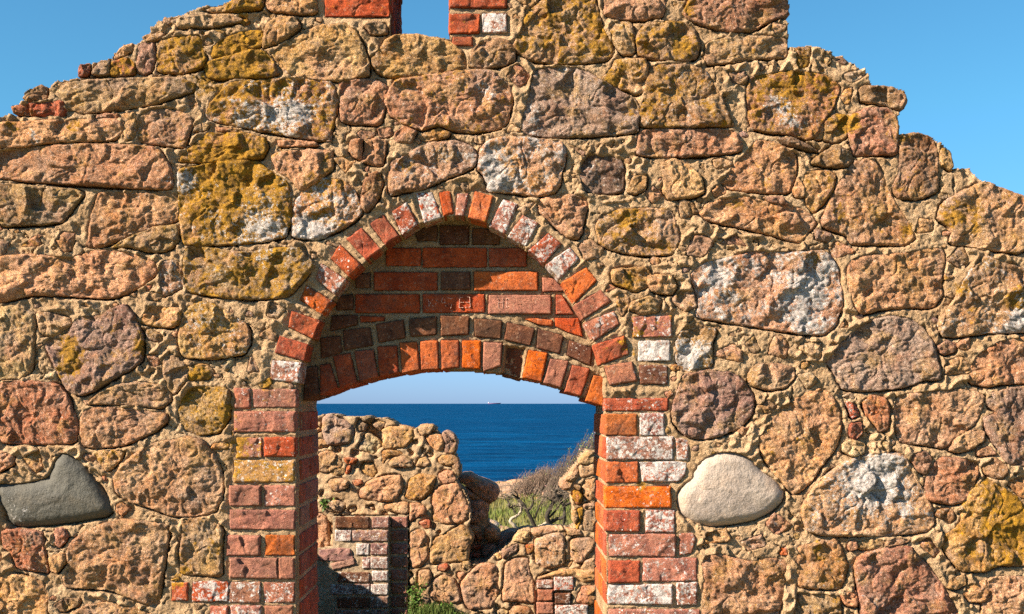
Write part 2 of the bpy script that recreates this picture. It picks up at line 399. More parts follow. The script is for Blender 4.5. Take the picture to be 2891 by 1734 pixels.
def slab(fld, mask, h, yback, wob=.003):
    """closed wall body: front = height field, straight back, sides along the mask's edge"""
    nz, nx = fld.X.shape; idx = np.arange(nz * nx).reshape(nz, nx)
    cell = mask[:-1, :-1] & mask[1:, 1:] & mask[1:, :-1] & mask[:-1, 1:]
    a, b, c, d = idx[:-1, :-1], idx[:-1, 1:], idx[1:, 1:], idx[1:, :-1]
    front = np.stack([a, b, c, d], -1)[cell]
    off = nz * nx
    P = np.pad(cell, 1)
    sides = []
    def edge(cond, p, q): sides.append(np.stack([p[cond], q[cond], q[cond] + off, p[cond] + off], -1))
    edge(cell & ~P[:-2, 1:-1], b, a); edge(cell & ~P[2:, 1:-1], d, c); edge(cell & ~P[1:-1, :-2], a, d); edge(cell & ~P[1:-1, 2:], c, b)
    back = front[:, ::-1] + off
    Q = np.vstack([front] + sides + [back])
    wx = wob * fbm(fld.X, fld.Z, 0, 40, 2); wz = wob * fbm(fld.X, fld.Z, 9, 40, 2)
    V = np.vstack([np.stack([fld.X + wx, h, fld.Z + wz], -1).reshape(-1, 3), np.stack([fld.X + wx, np.full(h.shape, yback), fld.Z + wz], -1).reshape(-1, 3)])
    used = np.unique(Q); re = np.zeros(len(V), int); re[used] = np.arange(len(used))
    return V[used], re[Q], used

def axis(a, b, f0, f1, fine, coarse):
    s = [np.arange(a, f0, coarse), np.arange(f0, f1, fine), np.arange(f1, b + coarse, coarse)]
    return np.concatenate(s)
# ------------------------------------------------------------------ outlines of the stones, in photo pixels of enlarged views
STONES = '''
1t30 350,640 380,590 560,560 900,545 1250,545 1350,590 1355,640 1230,680 1050,740 800,775 580,790 470,760 440,700
1t32 -20,860 150,850 500,835 800,830 870,870 850,940 790,985 600,990 330,1005 180,1030 -20,1040
1p41 975,800 1080,755 1230,770 1330,810 1350,850 1310,960 1285,1030 1150,1015 970,995 955,900
1p33 -20,1050 300,1020 600,1005 900,1010 1100,1030 1180,1150 1210,1250 1190,1325 1000,1325 700,1300 400,1285 150,1265 -20,1245
1b30 -20,1270 200,1298 500,1318 585,1350 540,1420 440,1550 300,1570 -20,1580
1p21 700,1330 900,1350 1200,1340 1245,1400 1245,1540 1100,1590 900,1650 700,1730 600,1720 630,1620 640,1480
1r75 1430,830 1460,740 1540,640 1620,570 1900,555 2100,550 2300,560 2345,620 2360,720 2330,850 2310,980 2200,985 2000,950 1750,900 1550,860
1o90 1480,400 1480,330 1550,270 1700,215 1830,210 1840,300 1800,340 1650,380 1540,400
1o70 1450,540 1420,450 1540,400 1740,350 1850,355 1910,430 1940,520 1850,545 1700,545 1550,555
1o60 1100,500 1090,380 1120,280 1240,255 1400,245 1420,330 1440,420 1400,480 1250,515
1g00 950,480 960,380 960,330 1000,295 1070,300 1085,400 1060,490 1020,520 960,500
1t30 1890,370 2080,250 2230,175 2400,165 2490,220 2540,330 2580,450 2570,535 2400,570 2200,560 2000,520 1940,440
1t13 1870,0 1900,-100 2190,-100 2215,60 2190,98 2050,98 1900,83 1860,50
1t30 1870,160 1960,120 2060,130 2100,180 2060,230 1960,290 1840,335 1830,280
1o70 1250,1130 1280,1070 1420,960 1450,925 1600,930 1740,930 1850,970 1870,1030 1830,1110 1600,1130 1400,1135
1t41 1900,1080 2100,1045 2320,1050 2330,1180 2200,1290 2100,1330 2020,1250 1930,1190
1o84 1240,1180 1500,1130 1780,1120 1900,1205 2010,1265 2040,1400 2030,1560 1990,1660 1800,1695 1400,1718 1280,1710 1262,1580 1245,1400
4q00 150,575 330,555 420,570 490,620 465,700 455,800 430,870 250,865 150,840 145,700
5p66 -180,300 -185,180 -170,60 -100,-40 0,-120 180,-100 260,-20 310,120 240,195 100,265 0,310
4b30 290,1360 330,1220 420,1200 450,1280 420,1390 340,1480 300,1450
4o41 380,400 440,330 470,280 560,240 700,240 830,265 920,290 1000,350 1040,420 1020,480 900,520 700,535 520,545 420,515 375,460
4b31 1040,470 1070,350 1130,290 1250,265 1330,290 1370,350 1370,420 1300,460 1150,475
4t70 1340,330 1420,200 1440,100 1560,0 1640,-130 1900,-120 1950,60 1980,180 2040,290 2055,370 2000,425 1850,440 1650,450 1500,425 1400,370
4p53 500,620 550,560 760,530 1000,490 1200,490 1270,540 1340,600 1350,720 1330,830 1270,900 1100,925 950,915 850,880 720,910 620,880 500,810 470,700
4g34 1480,560 1500,480 1700,455 1830,470 1920,530 2060,610 2200,690 2245,760 2230,860 2220,930 1900,955 1600,960 1430,940 1410,850 1450,720
4p12 1990,100 1990,30 2010,-80 2390,-80 2420,60 2390,120 2250,145 2080,130
4b61 2220,380 2210,250 2300,160 2500,150 2620,180 2660,320 2640,400 2560,435 2400,425 2260,400
4t50 2050,160 2180,160 2200,250 2205,380 2120,390 2060,300 2030,220
4t60 2070,420 2280,410 2300,480 2275,640 2220,660 2120,620 1960,560 2050,470
4b64 2290,560 2310,470 2420,450 2600,452 2720,520 2800,660 2870,820 2885,882 2600,892 2250,892 2240,800 2270,680
4r21 2230,1000 2250,903 2880,900 2930,960 2950,1060 2750,1085 2450,1100 2220,1090
4p35 500,1110 600,1090 700,1020 800,990 950,980 1060,1020 1110,1090 1090,1160 1020,1200 850,1270 700,1330 600,1340 520,1365 480,1330 480,1220 500,1160
4p36 1130,1050 1180,990 1280,960 1500,968 1700,988 1725,1060 1700,1200 1680,1290 1640,1355 1540,1370 1350,1350 1180,1335 1160,1240 1110,1180
4p02 310,1090 330,985 400,965 475,985 470,1080 440,1160 370,1150 305,1130
4r01 210,1050 230,980 305,975 298,1060 300,1120 240,1090
4B04 1830,1120 1900,1070 2000,1090 2130,1120 2130,1340 2050,1350 1850,1340 1820,1250
4o30 2170,1290 2200,1230 2290,1230 2280,1320 2210,1360 2160,1340
4t23 2385,1150 2470,1110 2580,1150 2670,1240 2690,1340 2640,1375 2440,1395 2400,1330 2410,1260
5p11 1530,60 1560,20 1700,-10 1860,10 1870,80 1840,250 1810,310 1750,300 1680,250 1600,170 1540,120
4o40 700,960 760,920 850,900 910,930 900,960 760,990
4b00 320,180 400,155 470,180 470,240 370,250
5t64 1960,350 1930,230 1960,150 2100,100 2300,85 2460,100 2500,200 2520,320 2480,410 2300,430 2100,400
5o51 2040,560 2060,520 2280,500 2330,560 2290,650 2200,680 2060,620
5t10 2180,750 2300,700 2390,740 2370,820 2250,840 2170,800
5t20 2080,690 2160,690 2170,760 2120,850 2080,780
5t30 2300,560 2460,560 2500,650 2460,700 2330,680 2290,620
7r20 90,100 180,-80 700,-80 830,40 820,110 700,150 600,210 450,235 300,200 150,150
7t31 255,300 400,260 600,250 820,265 820,400 700,410 550,410 400,440 270,450 250,400
7r63 560,530 700,510 850,490 1060,515 1180,590 1180,650 1130,770 1060,860 1020,960 960,980 850,940 700,930 580,900 550,830 540,650
7b10 1330,600 1540,600 1640,650 1660,700 1620,765 1500,740 1400,720 1330,700
7r33 1270,800 1400,750 1520,760 1590,840 1590,960 1585,1080 1450,1085 1280,1090 1255,980 1240,880
7b50 1080,820 1150,790 1230,800 1240,880 1240,960 1150,1000 1065,980
7r00 1000,970 1040,870 1070,900 1060,980
7b40 1600,1000 1620,940 1750,930 1840,970 1870,1060 1870,1200 1875,1330 1800,1370 1700,1395 1580,1370 1550,1300 1600,1200
7t40 1880,1010 1960,1060 1980,1160 1960,1190 1885,1150
7p43 360,1270 450,1150 530,1060 620,970 750,1000 880,1070 890,1150 880,1250 830,1350 700,1350 560,1340 420,1320
7b40 1050,1080 1150,1010 1250,1060 1280,1120 1230,1170 1120,1170 980,1140
7o62 940,1200 1100,1190 1160,1230 1140,1330 1070,1430 1010,1484 950,1430 930,1300
7p43 1060,1540 1110,1420 1180,1280 1280,1130 1420,1105 1500,1240 1560,1385 1650,1510 1725,1650 1650,1712 1440,1708 1260,1705 1240,1640 1070,1590
7t41 1880,1500 1900,1420 2050,1330 2190,1270 2350,1330 2530,1400 2560,1600 2450,1775 2200,1740 1950,1700 1975,1600 1870,1530
7t00 860,1330 890,1240 930,1290 940,1370 880,1375
8p32 210,140 260,60 400,20 560,10 750,60 950,100 1000,150 1030,200 960,270 910,335 800,310 600,255 400,210 280,185
7b10 750,970 850,960 950,1000 1040,1060 950,1050 800,1010
7r10 650,1380 780,1375 820,1440 700,1420
8p26 200,500 300,460 480,420 560,390 800,400 1050,385 1130,430 1180,520 1200,640 1210,780 1150,930 1050,985 900,970 650,930 450,900 250,870 190,850 200,700 130,560
8p20 1240,480 1300,430 1600,410 1900,360 1930,430 1900,600 1910,700 1850,790 1650,790 1500,800 1340,840 1290,770 1250,640
8p45 2100,520 2200,430 2350,480 2490,520 2560,700 2540,960 2250,965 2000,995 1900,990 1870,900 1980,740 2050,600
8g12 1340,900 1430,860 1550,840 1680,860 1770,920 1840,1040 1880,1200 1890,1290 1750,1300 1650,1345 1450,1370 1220,1365 1170,1300 1140,1220 1090,1170 1170,1050
8r20 2090,1300 2100,1180 2150,1110 2300,1020 2540,980 2560,1320 2350,1320 2220,1340 2120,1320
8t11 560,1230 600,1180 750,1180 860,1200 870,1280 800,1350 700,1365 600,1340 550,1300
8r10 1860,1060 1930,1010 2000,1050 1990,1100 1900,1120
9g22 10,60 60,-100 90,-190 250,-220 450,-205 530,-130 595,-20 580,90 510,180 350,240 220,268 100,235 30,150
9t42 610,250 700,160 760,50 900,-40 1080,-110 1150,-20 1200,100 1190,250 1140,360 1060,450 1010,540 920,620 860,645 800,590 720,490 650,390
9r12 1340,20 1400,-50 1520,-20 1535,80 1520,190 1460,210 1400,130
9p10 1560,30 1600,-50 1850,-80 2100,-95 2200,-50 2170,80 2120,170 2000,250 1920,330 1750,300 1620,280 1570,180
9g13 2190,110 2280,80 2200,20 2230,-50 2350,-90 2540,-100 2550,450 2350,450 2270,300 2200,180
9w00 60,640 90,590 150,550 200,440 250,385 360,350 460,350 560,390 640,480 740,540 800,620 800,690 720,770 600,830 450,860 300,875 180,850 90,790 60,710
9p35 940,690 1000,600 1080,520 1200,430 1350,380 1500,360 1640,372 1680,450 1750,580 1830,730 1850,850 1800,905 1600,935 1300,938 1100,933 960,908 930,820 920,740
9r12 1780,570 1830,450 1880,385 2020,392 2150,412 2165,480 2120,600 2050,700 1970,720 1850,700 1790,680
9r10 1690,360 1780,340 1830,390 1810,460 1780,510 1720,470 1680,410
9b10 2190,440 2260,385 2350,440 2350,500 2310,540 2200,500
9p10 2340,550 2540,500 2540,730 2420,640
9o60 1900,940 2030,850 2040,720 2100,630 2200,520 2330,600 2480,720 2540,1150 2300,1140 2200,1190 2030,1180 1960,1100 1910,1030
9p31 220,1100 300,1055 480,1090 560,1115 700,1090 820,1100 810,1200 800,1330 760,1484 730,1560 300,1560 230,1500 240,1300 230,1180
9o42 890,1110 900,1010 1050,970 1150,948 1200,1020 1240,1150 1220,1240 1190,1310 1050,1310 900,1290 890,1200
9r03 1310,1080 1450,1030 1680,1010 1740,1080 1830,1180 1920,1290 2000,1450 2040,1560 1340,1560 1310,1300 1290,1180
9p30 2200,1280 2240,1215 2540,1220 2540,1560 2150,1560 2200,1400
9b51 870,1325 1000,1340 1180,1350 1200,1450 1200,1560 880,1560
9r10 1190,1350 1290,1320 1310,1380 1300,1430 1230,1420
9t10 1310,980 1400,955 1490,960 1490,1020 1400,1035 1320,1030
9r10 1240,980 1300,965 1303,1030 1250,1035
9t10 1510,970 1600,950 1680,970 1600,1000 1520,1010
9t20 1960,1230 2050,1210 2060,1280 1990,1310 1930,1300
9t40 2090,1290 2200,1240 2230,1330 2200,1400 2100,1400 2060,1340
8o35 90,930 200,890 330,940 290,1060 300,1200 100,1240 40,1160 50,1000
9m00 1210,290 1280,265 1360,300 1350,360 1280,390 1200,340
9R14 1250,150 1340,140 1340,220 1290,265 1250,240
9R05 1230,0 1290,10 1320,90 1270,115
9p10 2150,330 2230,315 2280,370 2150,380
9p20 1950,335 2000,255 2130,185 2200,215 2190,280 2100,330 2000,355
2o31 780,250 850,200 950,150 1100,95 1240,90 1250,200 1200,250 1100,280 1000,265 900,240
2p30 -20,330 30,300 250,290 500,320 620,265 800,260 950,290 1080,330 1100,430 1000,500 900,560 780,600 600,595 400,580 200,580 100,610 -20,640
2r25 1110,400 1130,340 1240,330 1275,400 1280,520 1140,590 1115,500
2o74 1280,320 1290,240 1450,243 1700,280 1950,245 2080,245 2190,350 2180,400 2050,550 1990,600 1700,610 1500,590 1350,560 1290,540
2t30 -20,650 100,650 240,700 250,780 240,900 230,1090 150,1160 -20,1165
2g41 310,890 480,830 540,730 700,720 760,680 870,640 940,720 980,820 1000,900 1000,1030 930,1090 800,1160 650,1250 560,1280 480,1240 440,1190 400,1100 340,980
2m10 250,700 350,690 480,740 500,780 380,865 290,850
2o55 1270,760 1310,670 1400,620 1500,640 1650,730 1740,800 1740,920 1700,990 1500,1020 1320,1020 1270,990 1250,880
2t51 990,720 1060,650 1270,670 1260,780 1190,805 1050,790 980,770
2t20 1140,1010 1200,990 1310,1070 1310,1170 1220,1270 1180,1240 1140,1130
2p30 610,1340 700,1250 850,1190 1000,1180 1160,1210 1200,1300 1130,1370 1000,1355 800,1340
3p10 560,110 600,45 760,30 900,45 1050,72 1170,85 1160,150 1080,210 950,270 850,310 700,325 580,310 560,200
3r12 -20,-140 250,-145 410,-120 470,-40 550,150 530,290 300,300 -20,290
3o61 1240,100 1260,-30 1330,-110 1600,-100 1610,50 1600,120 1530,215 1400,232 1280,190
3k00 -20,560 80,575 200,560 330,530 370,430 400,370 470,350 540,400 600,450 680,560 760,690 790,770 730,810 550,840 350,865 150,880 70,860 20,750 -20,680
3p30 800,520 850,450 950,360 1100,275 1200,270 1300,240 1400,260 1480,330 1530,420 1560,560 1550,680 1500,770 1350,805 1200,800 1050,740 900,690 820,640
3r10 20,890 300,900 310,1000 340,1200 250,1180 120,1150 80,1050 30,1020
3r10 390,890 450,880 485,940 420,1020 390,990
3p30 480,1000 560,930 680,870 850,820 1000,830 1170,845 1180,950 1150,1100 1130,1250 1110,1430 1000,1410 900,1370 780,1320 600,1305 470,1300 420,1240 490,1180 470,1080
3t50 1270,820 1380,815 1500,820 1560,900 1550,1050 1550,1220 1400,1210 1260,1205 1250,1080 1270,950
3t40 -20,1230 60,1200 200,1220 300,1270 340,1350 340,1484 300,1560 -20,1560
3t30 490,1500 600,1420 750,1400 900,1430 1080,1484 1080,1560 480,1560
3b10 360,1420 450,1370 560,1380 540,1430 440,1470
3t20 350,1090 440,1050 460,1120 400,1200 360,1180
3t60 650,340 880,340 830,430 750,490 700,420
3p10 -20,330 100,370 100,440 -20,500
1R21 90,740 220,720 440,700 460,780 440,820 100,800
1b10 170,680 200,640 280,590 330,620 320,690 200,710
1R11 550,540 560,465 630,450 610,520
1t10 640,520 700,430 770,430 755,530
1O60 765,530 785,430 900,400 940,445 935,530
1t00 800,400 850,330 920,300 930,350 820,410
1t20 1000,260 1100,220 1160,230 1110,280 1040,290
1r10 660,810 740,793 830,795 820,825 680,830
1t10 850,810 960,785 950,960 870,1000 870,880
1o30 1350,920 1400,860 1460,870 1440,915
1r20 1510,890 1620,895 1700,915 1690,928 1520,922
1r10 1950,980 2080,985 2200,1000 2205,1025 1960,1030
1t00 1200,150 1300,110 1600,100 1700,150 1500,190 1250,200
1t40 1400,60 1560,40 1700,-40 1840,-40 1830,60 1650,80 1500,90
4r10 530,930 600,890 690,920 640,1000 540,990
4r10 410,900 500,890 520,940 440,965
4b20 1220,1100 1330,460 1340,470
'''
STONES = '\n'.join(STONES.strip().splitlines()[:-1])
# ring of brick headers round the pointed arch
RING = '''
2P17 1905,1030 2110,1050 2088,1190 1890,1165
2R11 1950,865 2155,925 2125,1040 1925,975
2R13 2040,690 2240,755 2190,880 2010,800
2O05 2140,510 2320,615 2250,715 2095,610
5P06 14,474 195,590 110,700 -25,585
5R04 150,350 303,490 210,572 85,450
5R01 300,230 433,375 335,462 200,310
5R22 455,135 560,285 465,352 355,205
5R06 610,55 690,210 590,280 510,120
5R08 790,-20 860,155 740,200 680,-10
5R20 838,-20 915,-20 940,130 872,150
5P05 965,-10 1045,-10 1012,152 955,145
5O30 1090,-20 1215,10 1165,198 1045,160
5P07 1290,20 1388,72 1298,272 1188,218
5P07 1430,140 1532,198 1440,362 1318,288
5R06 1600,265 1692,345 1575,475 1462,390
5P28 1750,370 1812,450 1685,585 1588,485
5O10 1870,505 1945,600 1795,752 1700,612
5P13 1965,665 2045,745 1848,870 1790,768
5P15 2062,815 2100,905 1922,1022 1858,892
5R22 2130,985 2165,1110 1970,1183 1925,1048
5P33 2190,1165 2225,1300 2030,1330 1993,1198
'''
SOLDIER = '''
5B00 -95,1205 -12,1195 4,1400 -108,1436
5R00 10,1188 78,1178 132,1352 12,1398
5R00 100,1128 217,1105 268,1312 148,1348
5R00 250,1092 382,1080 412,1272 288,1306
5R00 410,1060 545,1055 556,1242 425,1272
5O00 565,1032 682,1025 706,1226 583,1246
5O00 706,1020 832,1018 836,1222 714,1226
5O00 852,1015 978,1015 981,1205 858,1222
5O00 1002,1018 1131,1020 1128,1220 1000,1208
5P00 1150,1030 1284,1035 1270,1195 1145,1237
5B00 1304,1050 1447,1068 1417,1292 1280,1252
5O00 1465,1085 1599,1105 1556,1308 1421,1277
5P20 1615,1145 1742,1165 1690,1347 1569,1312
5R00 1770,1190 1894,1215 1830,1407 1714,1377
5O00 1920,1260 1999,1272 1990,1478 1858,1440
'''
INFILL = '''
5B00 8,1000 150,985 162,1100 18,1140
5B00 170,945 355,925 376,1050 178,1085
5B00 400,905 590,870 606,1000 420,1030
5B00 630,865 822,850 822,976 640,990
5B10 850,845 1052,850 1046,976 855,985
5B10 1085,865 1282,880 1270,1005 1090,990
5B00 1315,890 1509,935 1476,1055 1295,1010
5B00 1530,935 1710,985 1681,1110 1520,1070
5B33 1750,1015 1906,1070 1896,1192 1730,1120
5O00 1440,868 1520,862 1635,875 1632,918 1540,910
5R00 1650,862 1815,860 1846,995 1740,960 1650,918
5B00 92,845 270,840 268,908 78,950
5R00 288,845 460,850 455,880 290,890
5B00 120,712 240,694 240,800 125,805
5R00 256,694 703,823
5R00 728,692 1160,822
5P00 1185,700 1622,832
5R00 1655,700 1700,700 1782,835 1655,835
5B00 250,560 358,545 358,650 260,650
5R00 385,540 827,666
5B00 855,538 1057,662
5O00 1085,536 1530,668
5P00 1558,576 1640,580 1720,672 1565,676
5R00 470,372 712,495
5R00 725,368 1172,505
5R00 1190,372 1450,500
5B00 670,260 770,215 828,215 828,320 690,322
5B00 845,215 1047,345
5B00 1072,232 1200,240 1262,290 1262,345 1072,345
'''
JAMB_L = '''
2P15 1640,1232 1745,1362
2P24 1765,1238 2068,1358
3P14 1640,72 2063,208
3P44 1655,255 1825,390
3R03 1850,255 2060,380
3o55 1635,415 2056,560
3P12 1605,590 1822,724
3P14 1850,590 2056,727
3P12 1610,760 2058,888
3P12 1586,940 1812,1072
3O00 1855,935 2056,1072
3P12 1605,1096 1935,1230
3P12 1948,1096 2052,1236
3R35 1200,1266 1310,1390
3R17 1345,1260 1592,1396
3P26 1597,1262 1816,1400
3P15 1842,1266 2055,1402
3P15 1470,1432 1590,1560
3P26 1612,1430 1822,1560
3P23 1852,1430 2040,1560
'''
JAMB_R = '''
5P45 2195,850 2462,990
5P08 2235,1022 2448,1160
5B25 2242,1195 2432,1322
6R24 1252,-20 1695,62
6O12 1262,90 1475,234
6P18 1505,85 1665,232
6P07 1268,250 1730,402
6P17 1756,265 1836,408
6O02 1266,425 1486,562
6P08 1500,427 1750,422 1828,432 1815,500 1770,560 1520,558
6O24 1260,595 1715,738
6R14 1258,766 1496,902
6P17 1545,760 1740,910
6P15 1285,930 1745,1078
6P15 1776,925 1870,922 1892,960 1860,1065 1780,1070
6R01 1285,1116 1496,1262
6P15 1525,1096 1896,1252
6P28 1278,1280 1726,1412
6P07 1762,1270 1896,1418
6P25 1286,1455 1920,1600
'''
WINDOW_L = '''
4R20 40,-25 495,116
4P12 60,-190 300,-50
4R01 320,-190 490,-50
4R20 50,-350 480,-215
'''
WINDOW_R = '''
4R22 915,-80 1312,55
4R20 910,96 1125,236
4P18 1140,92 1316,232
4R31 932,256 1075,322
4P12 920,-240 1120,-110
4R12 1140,-240 1320,-110
'''
BLOBS = ''' # yellow / white growth: tile kind x,y radius strength
1Y 1650,290 200 .3|1Y 1750,430 160 .3|1Y 1300,290 170 .3|1Y 1700,600 220 .25|1W 1950,820 130 .5|1W 1700,810 90 .3|1W 2100,800 100 .4|1W 2280,640 90 .3
1Y 1650,1190 240 .5|1Y 1420,1260 200 .35|1W 1280,1260 90 .6|2W 1850,120 200 .5|2W 2200,150 130 .45|1Y 850,450 100 .5|1Y 540,880 70 .5|1W 240,960 70 .5|1Y 40,860 110 .4
1Y 1380,590 110 .6|1Y 1500,640 110 .5|1Y 1750,30 120 .4|1Y 1700,60 140 .4|7Y 130,60 70 .9|4Y 1950,230 110 .4|4Y 2010,560 80 .5|4W 1170,640 130 .35|4W 1470,900 140 .3|4W 1200,1150 90 .4
4W 1250,1300 110 .4|4Y 620,1150 70 .6|4Y 2170,790 70 .4|7Y 850,520 210 .5|7Y 1240,870 60 .9|7Y 1200,830 90 .5|7Y 1600,970 50 .7|7Y 100,360 70 .7|7W 740,720 90 .5|7W 870,860 90 .5
8W 330,570 110 .55|8W 950,680 130 .6|8W 930,880 100 .4|8W 1080,500 80 .5|8Y 1950,160 90 .9|8Y 1200,140 60 .6|8Y 1680,240 60 .6|8Y 2430,750 90 .9|8Y 2030,650 70 .6|8W 2430,900 110 .6|8Y 130,940 110 .4
8W 130,1130 90 .8|9W 1400,580 170 .8|9W 1480,490 140 .5|9W 1650,740 80 .3|9Y 2350,700 160 .5|9Y 2400,900 160 .45|9Y 1010,1040 70 .5|8Y 2130,160 80 .5|8Y 470,50 80 .4|8Y 980,440 70 .6
2Y 490,940 90 .7|2Y 490,1070 90 .6|2Y 1000,930 60 .7|2Y 1850,310 200 .2|2Y 1400,660 90 .4|3Y 1270,0 60 .5|3Y 1590,70 90 .6|3Y 1640,290 90 .7|3Y 1600,400 80 .6|2Y 1400,1150 100 .5|2Y 1870,1210 60 .6
5Y 2130,740 130 .5|5Y 2180,1050 110 .6|5Y 2130,150 70 .8|5Y 0,0 160 .3|6Y 1510,580 50 .9|3Y 1240,1230 60 .8|3W 150,820 120 .6|3W 60,700 80 .3|6Y 2000,330 90 .6|3Y 150,420 40 .3|5W 2350,1080 60 .4
'''
for g in BLOBS.replace('|', '\n').splitlines()[0:]:
    g = g.split('#')[0].strip()
    if not g: continue
    h, xy, r_, k_ = g.split(); tl = TILE[h[0]]; x_, y_ = [float(a) / tl[2] + tl[i] for i, a in enumerate(xy.split(','))]
    q_ = W((x_, y_)); (BLOBS_Y if h[1] == 'Y' else BLOBS_W).append((q_[0], q_[1], float(r_) / tl[2] * PX, float(k_)))
# outline of the front wall and its openings (photo pixels)
def tp(t, s): return [(float(a) / TILE[t][2] + TILE[t][0], float(b) / TILE[t][2] + TILE[t][1]) for a, b in (q.split(',') for q in s.split())]
OUTL = [(-800, 2000), (-800, 640), (-560, 560), (-420, 470), (-200, 380)] + tp('1', '0,822 90,800 90,735 180,715 165,665 200,630 270,592 330,605 360,570 430,548 520,560 560,540 555,470 640,440 700,430 790,410 800,370 860,320 910,303 950,300 1000,260 1050,215 1045,190 1110,150 1200,110 1300,95 1360,70 1430,50 1560,30 1600,0 1700,-60 1850,-200') + [(850, -200), (1000, -330), (1200, -420), (1700, -430), (1950, -330), (2150, -240), (2215, -90)] + \
    tp('7', '830,0 840,50 800,125 825,250 820,320 980,320 1110,370 1200,385 1290,440 1390,510 1420,590 1540,605 1640,640 1665,700 1620,760 1600,810 1570,820 1615,880 1600,915 1640,925 1750,930 1840,980 1880,1000 1950,1040 1985,1165 2080,1175 2180,1250 2200,1275 2350,1330 2480,1390 2800,1500') + [(3200, 690), (3400, 900), (3700, 1000), (3700, 2000), (2700, 2260), (-800, 2260)]
OUTL = W(OUTL)
NICHE = W([(836, 2300), (836, 1150)] + tp('5', '-153,1320 -112,1174 -62,1040 0,900 24,838 94,739 195,590 305,495 435,380 560,290 690,214 860,158 960,146 1010,152 1165,200 1300,276 1440,365 1575,478 1690,598 1790,760 1860,892 1925,1042 1972,1182 2000,1300') + [(1710, 1150), (1713, 2300)])
SLIT = W([(1102, 97), (1102, -260), (1130, -300), (1240, -300), (1268, -260), (1268, 108), (1220, 100), (1170, 95)])
SEG = W(tp('5', '-140,1470 -105,1440 10,1402 130,1356 270,1312 415,1275 560,1247 710,1230 850,1225 1000,1228 1140,1240 1280,1258 1420,1292 1560,1320 1700,1362 1840,1420 1930,1462 2010,1500'), .15)
# ------------------------------------------------------------------ the front wall
front = thing('ruined_chapel_wall', 'ruined fieldstone wall with pointed brick doorway arch and a slit window, nearest to the camera', 'wall')
xs = axis(-3.4, 3.55, -2.25, 2.35, .0052, .028); zs = axis(-.08, 4.1, .62, 3.46, .0052, .028)
FW = Field(xs, zs)
stones = parse(STONES)
BR = {k: parse(v) for k, v in (('ring', RING), ('jl', JAMB_L), ('jr', JAMB_R), ('wl', WINDOW_L), ('wr', WINDOW_R))}
# the jambs go on below the picture, course by course
def extra(x0, x1, n, side):
    out = []
    for i in range(n):
        zt = .70 - i * .104; zb = zt - .088
        if zb < -.05: break
        a = (x0, (x0 + x1) / 2 - .01, (x0 + x1) / 2 + .008, x1) if i % 2 else (x0 + .05, x0 + .05, x0 + .07, x1)
        for u0, u1 in ((a[0], a[1]), (a[2], a[3])):
            if u1 - u0 > .03: out.append((np.array([[u0, zb], [u1, zb], [u1, zt], [u0, zt]]), 'P', .2, .5))
    return out
BR['jl'] += extra(-1.21, -.893, 8, -1); BR['jr'] += [(p * [-1, 1] + [1.67 - 0.42, 0], a, b, c) for p, a, b, c in extra(.47, .78, 8, 1)]
for k in BR:
    for P, *_ in BR[k]: FW.put(P, True, 0)
for P, *_ in stones: FW.put(P)
inside = inpoly(OUTL, FW.X + .014 * fbm(FW.X, FW.Z, 2, 14, 3), FW.Z + .014 * fbm(FW.X, FW.Z, 6, 14, 3))
hole = inpoly(NICHE, FW.X, FW.Z) | inpoly(SLIT, FW.X, FW.Z)
body = inside & ~hole
# fill what is left with small field stones, spalls and brick bits
edge = np.minimum(segdist(NICHE, FW.X, FW.Z), segdist(SLIT, FW.X, FW.Z)); oe = segdist(OUTL, FW.X, FW.Z)
free = np.where(body, np.minimum(np.minimum(FW.D, edge), oe + .02), -1)
inframe = (FW.X > -2.22) & (FW.X < 2.3) & (FW.Z > .72) & (FW.Z < 3.42)
fr = np.random.default_rng(11); fills = []
cand = np.argwhere(free > .013); fr.shuffle(cand)
def shape(cx_, cz_, r_, n=9, el=1.):
    th = np.sort(fr.uniform(0, 2 * np.pi, n) * .35 + np.linspace(0, 2 * np.pi, n, endpoint=False) * 1.)
    rr_ = r_ * fr.uniform(.72, 1.12, n); a = fr.uniform(-.4, .4)
    x, y = rr_ * np.cos(th) * el, rr_ * np.sin(th)
    return np.stack([cx_ + x * np.cos(a) - y * np.sin(a), cz_ + x * np.sin(a) + y * np.cos(a)], 1)
for rmin, cap_in, cap_out, tries in ((.045, .055, .26, 2200), (.022, .045, .08, 1300), (.010, .016, .03, 700)):
    pick = cand[fr.integers(0, len(cand), tries)]
    pick = sorted(pick.tolist(), key=lambda p: -free[p[0], p[1]])
    for j, i in pick:
        x, z = FW.X[j, i], FW.Z[j, i]; d = free[j, i]
        if fills:
            arr = np.array([(a, b, c) for a, b, c in fills]); d = min(d, (np.hypot(arr[:, 0] - x, arr[:, 1] - z) - arr[:, 2]).min())
        outf = not inframe[j, i]
        if d < rmin: continue
        if not outf and fr.random() < (.55 if rmin > .04 else .72 if rmin > .02 else .6): continue
        r_ = min(d * .96, cap_out if outf else cap_in)
        fills.append((x, z, r_))
D0 = FW.D.copy(); fill_polys = []
for x, z, r_ in fills:
    fill_polys.append(shape(x, z, r_, 7, fr.uniform(.95, 1.5)))
for P in fill_polys: FW.put(P)
Dm = FW.D; Bm = FW.B
h = -.003 + .009 * fbm(FW.X, FW.Z, 1, 7, 2) + .0065 * fbm(FW.X, FW.Z, 3, 19, 4, .62) + .0030 * fbm(FW.X, FW.Z, 5, 70, 2) \
    + .030 * np.clip(fbm(FW.X, FW.Z, 8, 11, 3) - .30, 0, 1) \
    - .018 * np.clip(1 - np.abs(pn(FW.X * 16, FW.Z * 16, 4)) * 3, 0, 1) * (pn(FW.X * 3, FW.Z * 3, 8) > 0)
